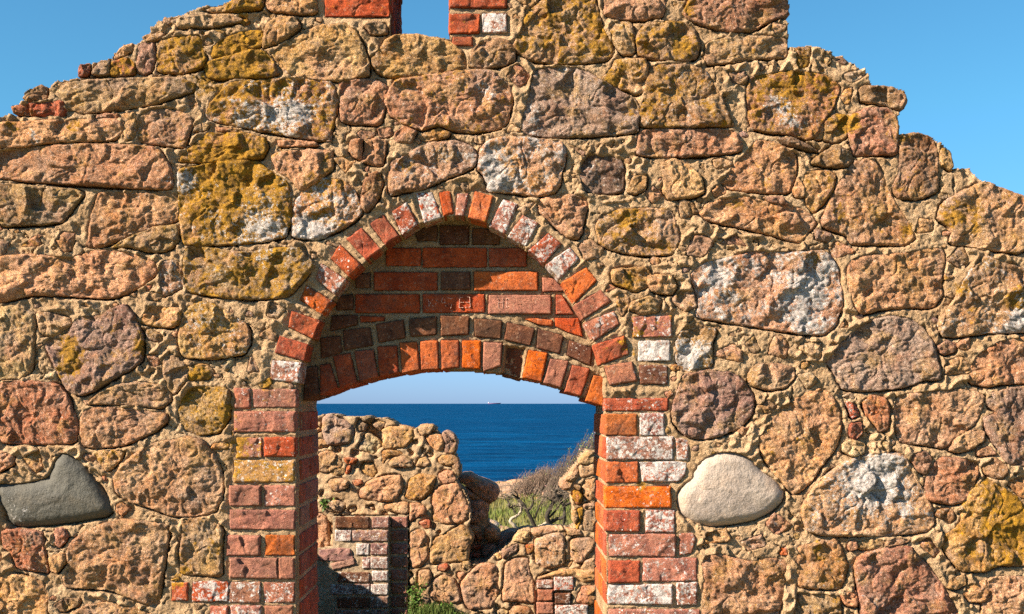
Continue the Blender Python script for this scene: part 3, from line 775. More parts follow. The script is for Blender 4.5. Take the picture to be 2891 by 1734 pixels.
Dz, Dx = np.gradient(D0, FW.zs, FW.xs); crk = np.exp(-(np.clip(D0, 0, 1) / .0080) ** 2) * np.clip(.28 - .55 * Dz + .25 * Dx + 1.1 * fbm(FW.X, FW.Z, 12, 6, 2), 0, 1.15)
cell = fbm(FW.X, FW.Z, 33, 9, 2); h = h + .070 * crk + .020 * np.exp(-(np.abs(cell) / .018) ** 2) * (pn(FW.X * 4, FW.Z * 4, 71) > .05)
nb = np.clip((Bm - .008) / .03, 0, 1); hb = .0055 + .004 * fbm(FW.X, FW.Z, 1, 40, 3) + .012 * np.clip(crk - .55, 0, 1)
h = h * nb + hb * (1 - nb)
h = np.where(Dm < 0, h + (.05 - h) * np.clip(-Dm / .014, 0, 1), h)
ed = np.clip(edge / .02, 0, 1); h = np.maximum(h, .006 * (1 - ed) - 1 * ed)
V_, Q_, us = slab(FW, body, h, .64)
mo = Acc(); uu = V_[:, 0]; vv = V_[:, 2]
mo.add(V_, Q_[:, ::1], None, (.655, .445, .265), np.stack([blobfx(uu, vv, .10, BLOBS_Y), blobfx(uu, vv, .12, BLOBS_W), 0 * uu], -1))
mo.build('mortar_core', M_MO, front)

order = sorted(range(len(stones)), key=lambda i: -abs(area(stones[i][0])))
special = {'k': 'large smooth dark grey-green boulder', 'w': 'large smooth pale cream boulder'}
small = Acc(); nst = 0
def stone_into(a, P, code, fy, fw, big=True):
    A = math.sqrt(abs(area(P))); c0 = centroid(P); P = c0 + (P - c0) * (1 + .007 / A)
    t = vary(PAL[code], .15)
    if code in 'kw': lump(a, P, PAL[code], fy, fw, front=-.012, rr=.05, amp=.17, bulge=.030, jit=.002, ch=3, tilt=.02, depth=.2)
    elif code == 'B': lump(a, P, t, fy, fw, front=.0, rr=.010, amp=1.0, bulge=.0, tilt=.02)
    else: lump(a, P, t, fy, fw, front=-.012 + rng.uniform(-.008, .008), rr=min(.014, .10 * A + .003), amp=1.08, bulge=.002 + .004 * rng.random(), ch=1, tilt=.05, depth=.13 if big else .08)
keep = set(order[:100])
for i in order:
    P, code, fy, fw = stones[i]
    if i in keep:
        a = Acc(); stone_into(a, P, code, fy, fw)
        o = a.build('stone', M_SM if code in 'kw' else M_ST, front)
        if code in special: o['label'] = special[code]
    else: stone_into(small, P, code, fy, fw, False)
for P in fill_polys:
    c = centroid(P); r_ = math.sqrt(abs(area(P)) / 3.14)
    k = rng.random()
    code = 'O' if (k < .035 and r_ < .03) else rng.choice(list('tpbormtpg')) if r_ < .06 else rng.choice(list('tpborg'))
    inn = abs(c[0]) < 2.4 and .5 < c[1] < 3.5
    lump(small, P, vary(PAL[code], .15), .25 + .3 * rng.random(), .15 + .25 * rng.random(), front=.001 - min(.010, r_ * .2), rr=min(.016, r_ * .4), amp=1.2 if r_ > .02 else .6,
         bulge=.004, depth=.07, res=.0048 if inn else .02, tilt=.1, ch=1)
tag(small.build('rubble_stones', M_ST, front), kind='stuff')

def bricks(lst, name, parent, depth=.16, front=-.004, mat=M_BR, y=0, rr=.009, amp=.42, res=.005, **k):
    a = Acc()
    for P, code, fy, fw in lst:
        P = P + rng.uniform(-.0022, .0022, P.shape); c0 = centroid(P); P = P + np.sign(P - c0) * .0015
        lump(a, P, vary(PAL[code], .16), fy + .05, fw * .8, front=front + y + rng.uniform(-.004, .003), depth=depth, rr=rr, amp=amp, bulge=.001, jit=.0022, ch=0, tilt=.03, res=res, drop=1., **k)
    return a.build(name, mat, parent)
bricks(BR['ring'], 'pointed_arch_ring', front, depth=.155)

# brick courses that line the door reveals; u runs into the wall, v up, w away from the opening
def reveal(a, x, sgn, zs_, y0, y1, codes, start=0):
    for i, (zb, zt) in enumerate(zs_):
        cuts = [y0, y0 + .30, y1] if (i + start) % 2 else [y0, y0 + .15, y0 + .41 if y0 + .41 < y1 - .08 else y1, y1]
        for c0, c1 in zip(cuts[:-1], cuts[1:]):
            if c1 - c0 < .04: continue
            P = np.array([[c0 + .004, zb], [c1 - .008, zb], [c1 - .008, zt], [c0 + .004, zt]])
            lump(a, P, vary(PAL[rng.choice(list(codes))], .15), .05, .0, front=-.004, depth=.06, rr=.005, amp=.22, bulge=.001, jit=.0012, ch=0, tilt=.02, drop=1.,
                 frame=((x, 0, 0), (0, 1, 0), (0, 0, 1), (sgn, 0, 0)))
def courses(lst, zmax):
    z = sorted({(round(P[:, 1].min(), 3), round(P[:, 1].max(), 3)) for P, *_ in lst if P[:, 1].max() < zmax and P[:, 1].max() - P[:, 1].min() > .03})
    out = []
    for a_, b_ in z:
        if not out or a_ > out[-1][1] - .02: out.append((a_, b_))
    return out
ja = Acc()
for P, code, fy, fw in BR['jl']:
    c0 = centroid(P); P = P + np.sign(P - c0) * .003 + rng.uniform(-.0015, .0015, P.shape)
    lump(ja, P, vary(PAL[code], .16), fy + .05, fw * .8, front=-.004 + rng.uniform(-.004, .003), depth=.05, rr=.009, amp=.42, bulge=.001, jit=.0034, ch=0, tilt=.03, drop=1., res=.005)
xl = W((836, 0))[0]; xr = W((1711.5, 0))[0]
reveal(ja, xl, -1, courses(BR['jl'], 1.64), .095, .655, 'RRPR')
ja.build('brick_jamb', M_BR, front)
jb = Acc()
for P, code, fy, fw in BR['jr']:
    c0 = centroid(P); P = P + np.sign(P - c0) * .003 + rng.uniform(-.0015, .0015, P.shape)
    lump(jb, P, vary(PAL[code], .16), fy + .05, fw * .8, front=-.004 + rng.uniform(-.004, .003), depth=.05, rr=.009, amp=.42, bulge=.001, jit=.0034, ch=0, tilt=.03, drop=1., res=.005)
reveal(jb, xr, 1, courses([b for b in BR['jr'] if b[0][:, 0].min() < .60], 1.62), .003, .655, 'ORO', 1)
jb.build('brick_jamb', M_BR, front)
# slit window cheeks
for nm, xw, sg, lst in (('wl', W((1102, 0))[0], -1, BR['wl']), ('wr', W((1268, 0))[0], 1, BR['wr'])):
    a = Acc()
    for P, code, fy, fw in lst:
        lump(a, P, vary(PAL[code], .16), fy + .05, fw * .8, front=-.006, depth=.05, rr=.008, amp=.5, bulge=.001, jit=.003, ch=0, tilt=.03, drop=1.)
    reveal(a, xw, sg, [(z0, z0 + .088) for z0 in np.arange(3.27, 3.8, .104)], .02, .64, 'RBR')
    a.build('window_jamb', M_BR, front)

# brick infill of the arch head with its segmental relieving arch, set back in the niche
Y1 = .15
ti = Field(axis(-.95, .55, -.95, .55, .0055, .02), axis(1.60, 2.52, 1.60, 2.52, .0055, .02))
inf = parse(INFILL, Y1); sol = parse(SOLDIER, Y1)
for P, *_ in inf + sol: ti.put(P, True, 0)
nich = NICHE.copy(); cN = np.array([-.2, 1.7]); nich = cN + (nich - cN) * 1.03
SEGP = np.vstack([SEG + [0, .005], [[.6, 1.2], [-1.0, 1.2]]])
tm = inpoly(nich, ti.X, ti.Z) & ~inpoly(SEGP, ti.X, ti.Z) & (ti.Z > SEG[:, 1].min() - .01)
hh = Y1 + .008 + .006 * fbm(ti.X, ti.Z, 1, 30, 3) + .004 * np.exp(-(np.clip(ti.D, 0, 1) / .005) ** 2)
hh = np.where(ti.D < 0, hh + .03 * np.clip(-ti.D / .008, 0, 1), hh)
V_, Q_, us = slab(ti, tm, hh, .63, .001)
a = Acc(); a.add(V_, Q_, None, (.55, .39, .24), (.05, .0, 0)); fillm = a.build('arch_infill', M_MO, front)
a = Acc()
for P, code, fy, fw in inf:
    lump(a, P, vary(PAL[code], .14), fy, fw, front=Y1 - .003 + rng.uniform(-.003, .003), depth=.06, rr=.006, amp=.22, bulge=.001, jit=.002, ch=0, tilt=.03, drop=1., res=.005)
a.build('infill_bricks', M_BR, fillm)
a = Acc()
for i, (P, code, fy, fw) in enumerate(sol):
    lump(a, P + 0, vary(PAL[code], .14), fy, fw, front=Y1 - .004 + rng.uniform(-.004, .002) + (.045 if i == 10 else 0), depth=.49, rr=.007, amp=.35, bulge=.001, jit=.002, ch=0, tilt=.03, drop=1., res=.005)
a.build('segmental_arch', M_BR, front)
# marks scratched in two of the bricks
STR = '''A:1245,863 1248,846 1252,840 1256,848 1259,866;A:1247,856 1258,855;T:1266,842 1283,843;T:1273,843 1275,862 1272,872;
B:1298,841 1297,855 1296,870;B:1298,841 1316,838 1328,840;B:1298,854 1328,854;B:1296,869 1314,869 1328,867;B:1326,840 1328,868;
K:1210,846 1212,866;K:1222,846 1214,856 1224,866;K:1232,848 1230,864;
H:1406,843 1407,870;H:1420,843 1420,870;H:1407,855 1419,855;E:1430,843 1430,869;E:1430,843 1440,846;E:1430,856 1438,857;E:1430,868 1441,866;
I:1452,845 1453,861;S:1480,845 1470,848 1472,855 1480,859 1478,866 1470,867;M:1492,866 1494,846 1501,858 1509,846 1518,866;L:1486,846 1484,866'''
a = Acc()
for s_ in STR.replace('\n', '').split(';'):
    pts = np.array([[float(c) for c in q.split(',')] for q in s_.split(':')[1].split()])
    pts = W(pts, Y1)
    for p, q in zip(pts[:-1], pts[1:]):
        n_ = max(2, int(np.linalg.norm(q - p) / .006))
        for k_ in range(n_):
            if rng.random() < .22: continue
            c0 = p + (q - p) * (k_ + .1) / n_; c1 = p + (q - p) * (k_ + .85) / n_; d_ = (c1 - c0); d_ = d_ / np.linalg.norm(d_); nn_ = np.array([-d_[1], d_[0]]) * rng.uniform(.0006, .0011)
            yv = Y1 - .0062
            v = [(*(c0 + nn_),), (*(c0 - nn_),), (*(c1 - nn_),), (*(c1 + nn_),)]
            vf = [(u_, yv, z_) for u_, z_ in v]; vb = [(u_, yv + .012, z_) for u_, z_ in v]
            a.add(vf + vb, [(0, 1, 2, 3), (4, 7, 6, 5), (0, 4, 5, 1), (1, 5, 6, 2), (2, 6, 7, 3), (3, 7, 4, 0)], None, (.72, .44, .34))
a.build('scratched_letters', M_CH, front, False)
# ------------------------------------------------------------------ the rear wall, 4.4 m behind, with its breach, brick pier and reveal
YR = 4.47
RST = '''
ag03 260,230 330,175 400,175 480,230 600,270 680,350 700,450 640,580 500,600 320,600 290,520 255,440
at52 1080,400 1200,330 1400,340 1520,380 1530,500 1450,600 1380,650 1150,660 1090,600 1130,480
at13 1580,380 1630,310 1800,320 1820,380 1750,450 1650,470
at20 1700,480 1800,430 1920,470 1960,560 1940,650 1880,700 1780,640 1720,560
ag03 1920,440 1990,405 2100,465 2130,560 2120,680 2080,730 1960,720 1950,600
at03 1870,800 1920,750 2080,740 2150,800 2150,880 2000,890 1890,860
ab00 2060,900 2150,830 2190,980 2150,1020
at20 1180,850 1250,780 1400,760 1500,830 1520,920 1350,910 1220,910
ao40 1090,690 1180,670 1350,690 1380,750 1200,770 1100,880
at20 1560,900 1600,800 1700,770 1760,860 1700,910
ap10 770,1250 850,1130 1000,1060 1200,1020 1350,1030 1380,1200 1250,1390 1000,1390 860,1360 780,1330
ao40 1380,1330 1450,1200 1460,1080 1600,1010 1780,1030 1840,1050 1780,1250 1650,1370 1500,1380
ar10 1870,1010 1980,960 2080,970 2130,1110 1950,1150 1890,1080
ap30 1800,1220 1900,1170 2140,1125 2220,1290 2310,1480 2290,1640 2200,1690 1950,1710 1780,1650 1780,1400
at20 200,720 350,680 500,760 560,880 500,950 300,1000 190,960
at22 350,960 420,900 560,920 560,1010 450,1030
aO20 560,790 640,780 740,800 680,870 600,860
aO00 590,880 650,900 620,1010 570,1000
at00 340,1080 500,1070 620,1100 610,1200 450,1260 350,1180
aO10 680,1100 790,1090 820,1140 720,1170
bp00 150,100 250,60 330,130 350,300 370,480 330,560 180,570 130,400
bp10 1120,-40 1260,-80 1450,-90 1460,60 1400,90 1130,20
br10 1470,-70 1600,-80 1700,0 1700,100 1600,110 1470,190
bR11 1610,200 1690,165 1760,180 1760,270 1680,280
bp10 1465,330 1600,290 1690,330 1740,430 1740,700 1640,810 1500,830 1465,700
bo40 1760,760 1745,600 1800,420 1950,350 2200,230 2300,300 2360,420 2300,550 2280,740 1950,770 1800,780
bR11 1880,790 1990,770 2030,830 1950,880 1870,860
bo40 2210,740 2290,740 2330,800 2280,860 2200,840
bp00 2140,900 2240,890 2240,960 2170,1000
bt00 1600,870 1750,860 1780,960 1740,1080 1620,1130 1600,1000
bt10 1740,1150 1800,1000 1950,920 2100,1000 2170,1130 2190,1300 2100,1340 1900,1330 1760,1240
bt00 1540,1250 1650,1180 1760,1260 1740,1350 1600,1350
dp10 200,1050 300,900 450,790 600,770 690,800 730,950 730,1200 640,1390 480,1420 320,1410 250,1300
dp10 790,1290 780,1100 800,950 830,780 900,700 1050,690 1150,700 1180,900 1230,1050 1250,1300 1200,1330 1000,1300 850,1295
dp30 880,1400 1000,1360 1150,1390 1220,1500 1150,1600 900,1600
dg10 780,600 850,560 1000,490 980,600 850,680 790,700
dt05 1230,500 1250,430 1400,360 1550,340 1640,400 1660,550 1640,780 1500,840 1350,830 1250,780 1230,620
dp10 1730,440 1850,410 2000,410 2080,470 2060,560 1980,640 1900,760 1800,760 1730,650
dt04 1880,840 1930,730 2060,690 2100,760 2090,880 1960,880
dt32 930,460 1010,340 1150,320 1170,440 1100,490 1000,470
dt10 1180,310 1380,280 1550,300 1500,340 1250,390
dg02 1660,310 1665,380 1580,480 1450,500 1390,440 1540,350
dO60 1110,510 1220,510 1210,600 1140,640
dt20 1680,300 1850,290 1890,370 1700,380
ct00 1850,530 1870,460 1970,350 2060,370 2090,480 2040,530 1930,550
ct00 1850,560 2050,530 2120,680 1900,740 1860,720
cp12 1590,850 1600,770 1700,690 1800,560 1840,620 1830,720 1780,760 1730,880 1650,890
ct20 1910,760 2090,730 2120,900 2120,1020 2000,1060 1940,1020 1890,900
cB00 1780,850 1830,830 1880,860 1850,910
cO80 1770,920 1850,930 1900,980 1880,1080 1820,1100 1760,1010
ct00 1920,1100 2050,1080 2120,1130 2000,1170 1920,1150
cb20 1930,1190 2090,1170 2140,1484 1900,1484 1900,1350
co90 1830,1180 1910,1160 1890,1300 1840,1450 1810,1430 1840,1300
ct10 1760,1210 1820,1200 1840,1290 1800,1370 1765,1330
dt02 1280,960 1500,890 1560,845 1900,850 2090,830 2090,1000 1900,1040 1800,960 1500,955 1300,1000
dr10 1860,1130 1900,1080 2120,1090 2120,1330 1960,1350 1800,1300
'''
RBR = '''
dP15 1262,1010 1495,1125
dR16 1500,965 1780,1158
dP13 1275,1142 1490,1300
dB14 1512,1192 1740,1345
dP13 1262,1322 1500,1484
dP16 1515,1357 1980,1500
'''
PIER = '''
bB12 430,125 905,285
bP13 940,130 1180,280
bP36 420,310 655,468
bP34 665,315 1170,465
bP16 720,500 900,660
bP24 925,500 1165,655
bP05 805,690 912,850
bP05 920,690 1165,850
bB14 460,900 910,1040
bP06 940,880 1165,1020
bP05 360,1070 680,1215
bP05 700,1065 915,1215
bP06 922,1065 1165,1215
bB13 450,1250 905,1400
bP04 925,1240 1165,1400
bP04 430,1430 905,1590
bP04 930,1430 1165,1590
bg02 195,590 500,560 640,570 690,720 500,745 200,740
bg02 360,780 690,700 712,790 400,870
'''
k_ = (D + YR) / F
rp = lambda *pts: [W(p, YR) for p in pts]
ROUT = np.array(rp((300, 1130), (600, 1150), (800, 1185), (898, 1174), (927, 1168), (973, 1173), (1032, 1174), (1098, 1181), (1127, 1199), (1175, 1210), (1187, 1197), (1226, 1199), (1230, 1215), (1246, 1227), (1262, 1216), (1284, 1228), (1291, 1247), (1285, 1279), (1300, 1312), (1303, 1336), (1293, 1358), (1316, 1397), (1328, 1434), (1327, 1500), (1322, 1560), (1331, 1592), (1369, 1588), (1401, 1565), (1414, 1553), (1448, 1527), (1466, 1499), (1520, 1494), (1563, 1492), (1594, 1494), (1626, 1490), (1620, 1422), (1612, 1400), (1581, 1378), (1581, 1360), (1600, 1341), (1630, 1309), (1644, 1285), (1658, 1270), (1682, 1276), (1760, 1255), (1900, 1230), (2300, 1290), (2500, 1400), (2500, 2000), (300, 2000)))
rear = thing('ruined_rear_wall', 'low broken fieldstone wall with a gap in its middle, seen through the doorway in front of the sea', 'wall', (0, YR, 0))
def child(o, par):
    o.matrix_parent_inverse = par.matrix_world.inverted() if False else o.matrix_parent_inverse
    o.location = -par.location; return o
RF = Field(axis(-3.3, 3.2, -1.60, .98, .0095, .04), axis(-.1, 1.75, -.05, 1.60, .0095, .04))
rst = parse(RST, YR); rbr = parse(RBR, YR - .05)
for P, *_ in rst: RF.put(P)
for P, *_ in rbr: RF.put(P, True, 0)
body = inpoly(ROUT, RF.X + .016 * fbm(RF.X, RF.Z, 2, 11, 3), RF.Z + .016 * fbm(RF.X, RF.Z, 6, 11, 3))
free = np.where(body, np.minimum(RF.D, segdist(ROUT, RF.X, RF.Z) + .01), -1); cand = np.argwhere(free > .02); fills = []
for rmin, cp, tries in ((.07, .20, 900), (.035, .055, 700), (.018, .03, 700)):
    pk = cand[fr.integers(0, len(cand), tries)]
    for j, i in sorted(pk.tolist(), key=lambda p: -free[p[0], p[1]]):
        x, z = RF.X[j, i], RF.Z[j, i]; d = free[j, i]
        if fills: arr = np.array(fills); d = min(d, (np.hypot(arr[:, 0] - x, arr[:, 1] - z) - arr[:, 2]).min())
        inn = -1.5 < x < .9
        if d < rmin or (inn and fr.random() < .6): continue
        fills.append((x, z, min(d * .95, cp if not inn or rmin < .07 else .09)))
rfp = [shape(x, z, r_, 8, fr.uniform(.95, 1.4)) for x, z, r_ in fills]
for P in rfp: RF.put(P)
h = YR - .032 + .018 * fbm(RF.X, RF.Z, 1, 6, 3) + .009 * fbm(RF.X, RF.Z, 3, 17, 3, .5) + .05 * np.exp(-(np.clip(RF.D, 0, 1) / .011) ** 2) * np.clip(.25 + fbm(RF.X, RF.Z, 12, 8, 2), 0, 1)
h = h + .11 * np.clip(1 - np.hypot((RF.X + .985) / .10, (RF.Z - 1.41) / .13), 0, 1) ** .5
pxm = (RF.X > W((940, 0), 4.36)[0]) & (RF.X < W((1153, 0), 4.4)[0]) & (RF.Z < W((0, 1458), 4.36)[1]); h = h + .09 * pxm
h = np.where(RF.D < 0, h + (YR + .06 - h) * np.clip(-RF.D / .02, 0, 1), h)
V_, Q_, us = slab(RF, body, h, YR + .40, .006)
a = Acc(); a.add(V_, Q_, None, (.60, .415, .255), (.30, .10, 0)); child(a.build('mortar_core', M_MO2, rear), rear)
sb, sw = BLOBS_Y, BLOBS_W; BLOBS_Y, BLOBS_W = [], []
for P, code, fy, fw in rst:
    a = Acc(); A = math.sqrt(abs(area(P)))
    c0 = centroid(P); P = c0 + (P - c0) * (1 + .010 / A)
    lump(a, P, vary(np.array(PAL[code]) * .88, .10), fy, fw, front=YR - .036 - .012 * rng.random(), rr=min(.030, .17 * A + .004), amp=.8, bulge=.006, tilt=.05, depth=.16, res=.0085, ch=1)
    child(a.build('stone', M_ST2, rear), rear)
a = Acc()
for P in rfp:
    r_ = math.sqrt(abs(area(P)) / 3.14); c = centroid(P); inn = -1.6 < c[0] < 1.
    lump(a, P, vary(PAL[rng.choice(list('tpbortmtpm'))], .15), .25 * rng.random(), .2 * rng.random(), front=YR - min(.02, r_ * .3), rr=min(.03, r_ * .45), amp=1.1, bulge=.006, depth=.1, res=.0085 if inn else .03, tilt=.1)
tag(child(a.build('rubble_stones', M_ST2, rear), rear), kind='stuff')
a = Acc()
for P, code, fy, fw in rbr:
    lump(a, P, vary(PAL[code], .12), fy + .1, fw, front=YR - .055, depth=.12, rr=.012, amp=.5, bulge=.002, jit=.003, ch=0, drop=1., res=.0085)
child(a.build('brick_quoin', M_BR, rear), rear)
# rocks of the wall's far half, seen inside the gap
FARS = '''
cg10 150,700 340,670 440,740 560,770 720,850 752,950 690,1060 600,1115 500,1050 400,970 260,840 150,780
cg00 340,1040 500,1010 600,1100 605,1200 540,1300 400,1390 300,1360 340,1200
cg00 250,850 380,950 520,1030 480,1060 350,1060 260,980
dR00 395,350 505,470
dR00 350,500 490,585
dR00 335,620 480,725
dt22 530,320 560,270 650,262 760,350 745,470 600,490 530,420
dg00 730,400 900,325 1005,330 1010,420 900,520 760,600 700,620
dg00 500,520 640,480 740,560 700,680 520,740 480,640
cb00 200,1380 420,1390 500,1484 420,1560 200,1540
'''
a = Acc()
for P, code, fy, fw in parse(FARS, YR + .42):
    lump(a, P, vary(PAL[code], .1), fy, fw, front=YR + .40, rr=.04, amp=1., bulge=.03, tilt=.06, depth=.30, res=.0095)
child(a.build('inner_stones', M_ST2, rear), rear)
BP = W(tp('d', '150,-150 380,-100 560,-30 640,300 760,420 860,480 700,720 560,900 150,900'), YR + .45)
B2 = Field(np.arange(BP[:, 0].min() - .02, BP[:, 0].max() + .03, .012), np.arange(BP[:, 1].min() - .02, BP[:, 1].max() + .03, .012))
hb = YR + .46 + .02 * fbm(B2.X, B2.Z, 1, 14, 3)
V_, Q_, us = slab(B2, inpoly(BP, B2.X + .01 * fbm(B2.X, B2.Z, 2, 20, 2), B2.Z), hb, YR + .72, .004)
a = Acc(); a.add(V_, Q_, None, (.50, .38, .25), (.1, .1, 0)); child(a.build('inner_mortar', M_MO2, rear), rear)
# brick pier standing against the wall
YP = 4.36
pier = Acc()
pp = lambda s_, y_: W(tp('b', s_), y_)
pm = Acc()
for out, yf, yb in ((pp('385,112 1188,112 1188,3300 120,3300 120,560 385,545', YP), YP, YR + .1), (pp('1170,100 1455,95 1455,3300 1170,3300', YP + .065), YP + .065, YR + .1)):
    B3 = Field(np.arange(out[:, 0].min() - .02, out[:, 0].max() + .03, .0095), np.arange(-.05, out[:, 1].max() + .03, .0095))
    mk = inpoly(out, B3.X + .004 * fbm(B3.X, B3.Z, 2, 30, 2), B3.Z + .004 * fbm(B3.X, B3.Z, 7, 30, 2))
    V_, Q_, us = slab(B3, mk, yf + .010 + .006 * fbm(B3.X, B3.Z, 1, 30, 3), yb, .002); pm.add(V_, Q_, None, (.55, .42, .29), (.2, .1, 0))
pier_m = child(pm.build('brick_pier', M_MO2, rear), rear); pier_m['label'] = 'old brick pier with pale worn bricks against the rear wall'
pb = parse(PIER, YP)
zb0 = pb[15][0][:, 1].min()
for i in range(4):
    zt = zb0 - .012 - i * .103; zz = zt - .09
    for u0, u1 in ((-1.27, -1.13), (-1.12, -.98), (-.97, -.835)) if i % 2 else ((-1.27, -1.02), (-1.01, -.835)):
        pb.append((np.array([[u0, zz], [u1, zz], [u1, zt], [u0, zt]]), 'P', .1, .4))
for P, code, fy, fw in pb:
    lump(pier, P, vary(PAL[code] if code != 'P' else (.25, .145, .12), .14), fy + .1, fw + .05, front=YP - .002 + rng.uniform(-.004, .003), depth=.1, rr=.009, amp=.4, bulge=.001, jit=.003, ch=0, drop=1., res=.0085)
for i in range(9):
    y0_ = 128 + i * 185
    P = pp('%d,%d %d,%d %d,%d %d,%d' % (1212, y0_ + 145, 1432, y0_ + 145, 1432, y0_, 1212, y0_), YP + .065)
    if area(P) < 0: P = P[::-1]
    lump(pier, P, vary((.30, .14, .11), .12), .1, .35, front=YP + .063, depth=.1, rr=.009, amp=.4, bulge=.001, jit=.003, ch=0, drop=1., res=.0085)
o = pier.build('pier_bricks', M_BR, pier_m)
BLOBS_Y, BLOBS_W = sb, sw
# low side wall joining both, left of the view: it shades the foot of the pier
side = thing('ruined_side_wall', 'low fieldstone side wall left of the doorway, joining the front and the rear wall', 'wall', (-2.62, 2.5, 0))
SF = Field(np.arange(.60, 4.5, .03), np.arange(-.05, 1.9, .03))
top = 1.20 + .06 * fbm(SF.X, 0 * SF.X, 4, 2.5, 3) + .10 * (SF.X < 1.2)
hs = .02 * fbm(SF.X, SF.Z, 1, 6, 3)
V_, Q_, us = slab(SF, SF.Z < top, hs, .5, .01)
V2 = np.stack([-2.42 - V_[:, 1], V_[:, 0], V_[:, 2]], -1) - np.array([-2.62, 2.5, 0])
a = Acc(); a.add(V2, Q_, None, (.60, .45, .28), (.3, .2, 0)); a.build('mortar_core', M_MO2, side)
a = Acc(); pl = []
for _ in range(900):
    x, z, r_ = fr.uniform(.75, 4.4), fr.uniform(.05, 1.12), fr.uniform(.06, .2)
    if all(math.hypot(x - q[0], z - q[1]) > (r_ + q[2]) * .98 for q in pl) and z + r_ < 1.2: pl.append((x, z, r_))
for x, z, r_ in pl:
    lump(a, shape(x, z, r_, 8, 1.15), vary(PAL[rng.choice(list('tpborg'))], .12), .3, .2, front=-.02, rr=.03, amp=1., bulge=.02, depth=.15, res=.02,
         frame=((-2.42 + 2.62, -2.5, 0), (0, 1, 0), (0, 0, 1), (-1, 0, 0)))
tag(a.build('wall_stones', M_ST2, side), kind='stuff')
# ------------------------------------------------------------------ land, sea, ship
def gz(x, y):
    x = np.asarray(x, float); y = np.asarray(y, float)
    z = .03 * fbm(x, y, 0, .35, 3) + .012 * fbm(x, y, 3, 2.5, 2)
    z = z - .14 * np.clip((5.4 - y) / .5, 0, 1) * np.clip(1 - np.exp(-((x + .48) / .26) ** 2) * 1.3, -.2, 1)
    z = z - np.clip((y - 20 - .12 * x) / 22, 0, 1) ** 1.3 * 5.0 - np.clip(np.abs(x) - 40, 0, 400) * .02
    return z
gx = np.concatenate([-np.geomspace(6, 900, 40)[::-1] - 0, np.linspace(-5.8, 6, 110), np.geomspace(6.3, 900, 40)])
gy = np.concatenate([-np.geomspace(6, 400, 24)[::-1], np.linspace(-5.8, 28, 190), np.geomspace(28.5, 70, 24)])
GX, GY = np.meshgrid(gx, gy); GZ = gz(GX, GY); nx, ny = len(gx), len(gy); ix = np.arange(nx * ny).reshape(ny, nx)
a = Acc(); a.add(np.stack([GX, GY, GZ], -1).reshape(-1, 3), np.stack([ix[:-1, :-1], ix[:-1, 1:], ix[1:, 1:], ix[1:, :-1]], -1).reshape(-1, 4), None, (.15, .135, .05))
tag(a.build('ground', M_GR), 'rough grassy ground running down to the rocky shore', None, None, 'structure')
sx = np.linspace(-20000, 20000, 3); sy = np.array([24., 30000.])
GX, GY = np.meshgrid(sx, sy); a = Acc()
a.add(np.stack([GX, GY, GX * 0 - 1.55], -1).reshape(-1, 3), [(0, 1, 4, 3), (1, 2, 5, 4)], None, (0, .1, .2))
tag(a.build('sea', M_SEA, None, False), 'deep blue sea reaching to the horizon', None, None, 'structure')

def box(a, x0, x1, y0, y1, z0, z1, c, taper=0):
    v = [(x0 + taper, y0, z0), (x1 - taper, y0, z0), (x1 - taper, y1, z0), (x0 + taper, y1, z0), (x0, y0, z1), (x1, y0, z1), (x1, y1, z1), (x0, y1, z1)]
    a.add(v, [(0, 3, 2, 1), (4, 5, 6, 7), (0, 1, 5, 4), (1, 2, 6, 5), (2, 3, 7, 6), (3, 0, 4, 7)], None, c)
YS = 8000; ks = (D + YS) / F
ship = thing('cargo_ship', 'tiny distant cargo ship with a violet hull and white bridge on the horizon', 'ship', ((1395 - CX) * ks, YS, -1.5))
a = Acc(); box(a, -48, 50, -8, 8, -1, 7.0, (.10, .07, .16), 4); box(a, 44, 52, -6, 6, 7.0, 9, (.05, .07, .12), 1); a.build('hull', M_PT, ship, False)
a = Acc(); box(a, -46, -34, -7, 7, 7.0, 12.5, (.55, .55, .6)); box(a, -42, -38, -3, 3, 12.5, 17, (.45, .35, .42)); a.build('bridge', M_PT, ship, False)
a = Acc(); [box(a, x_, x_ + 9, -5, 5, 7.0, 8.2, (.30, .20, .28)) for x_ in range(-26, 40, 12)]; a.build('deck_hatches', M_PT, ship, False); ship.scale = (.85, 1, .85)

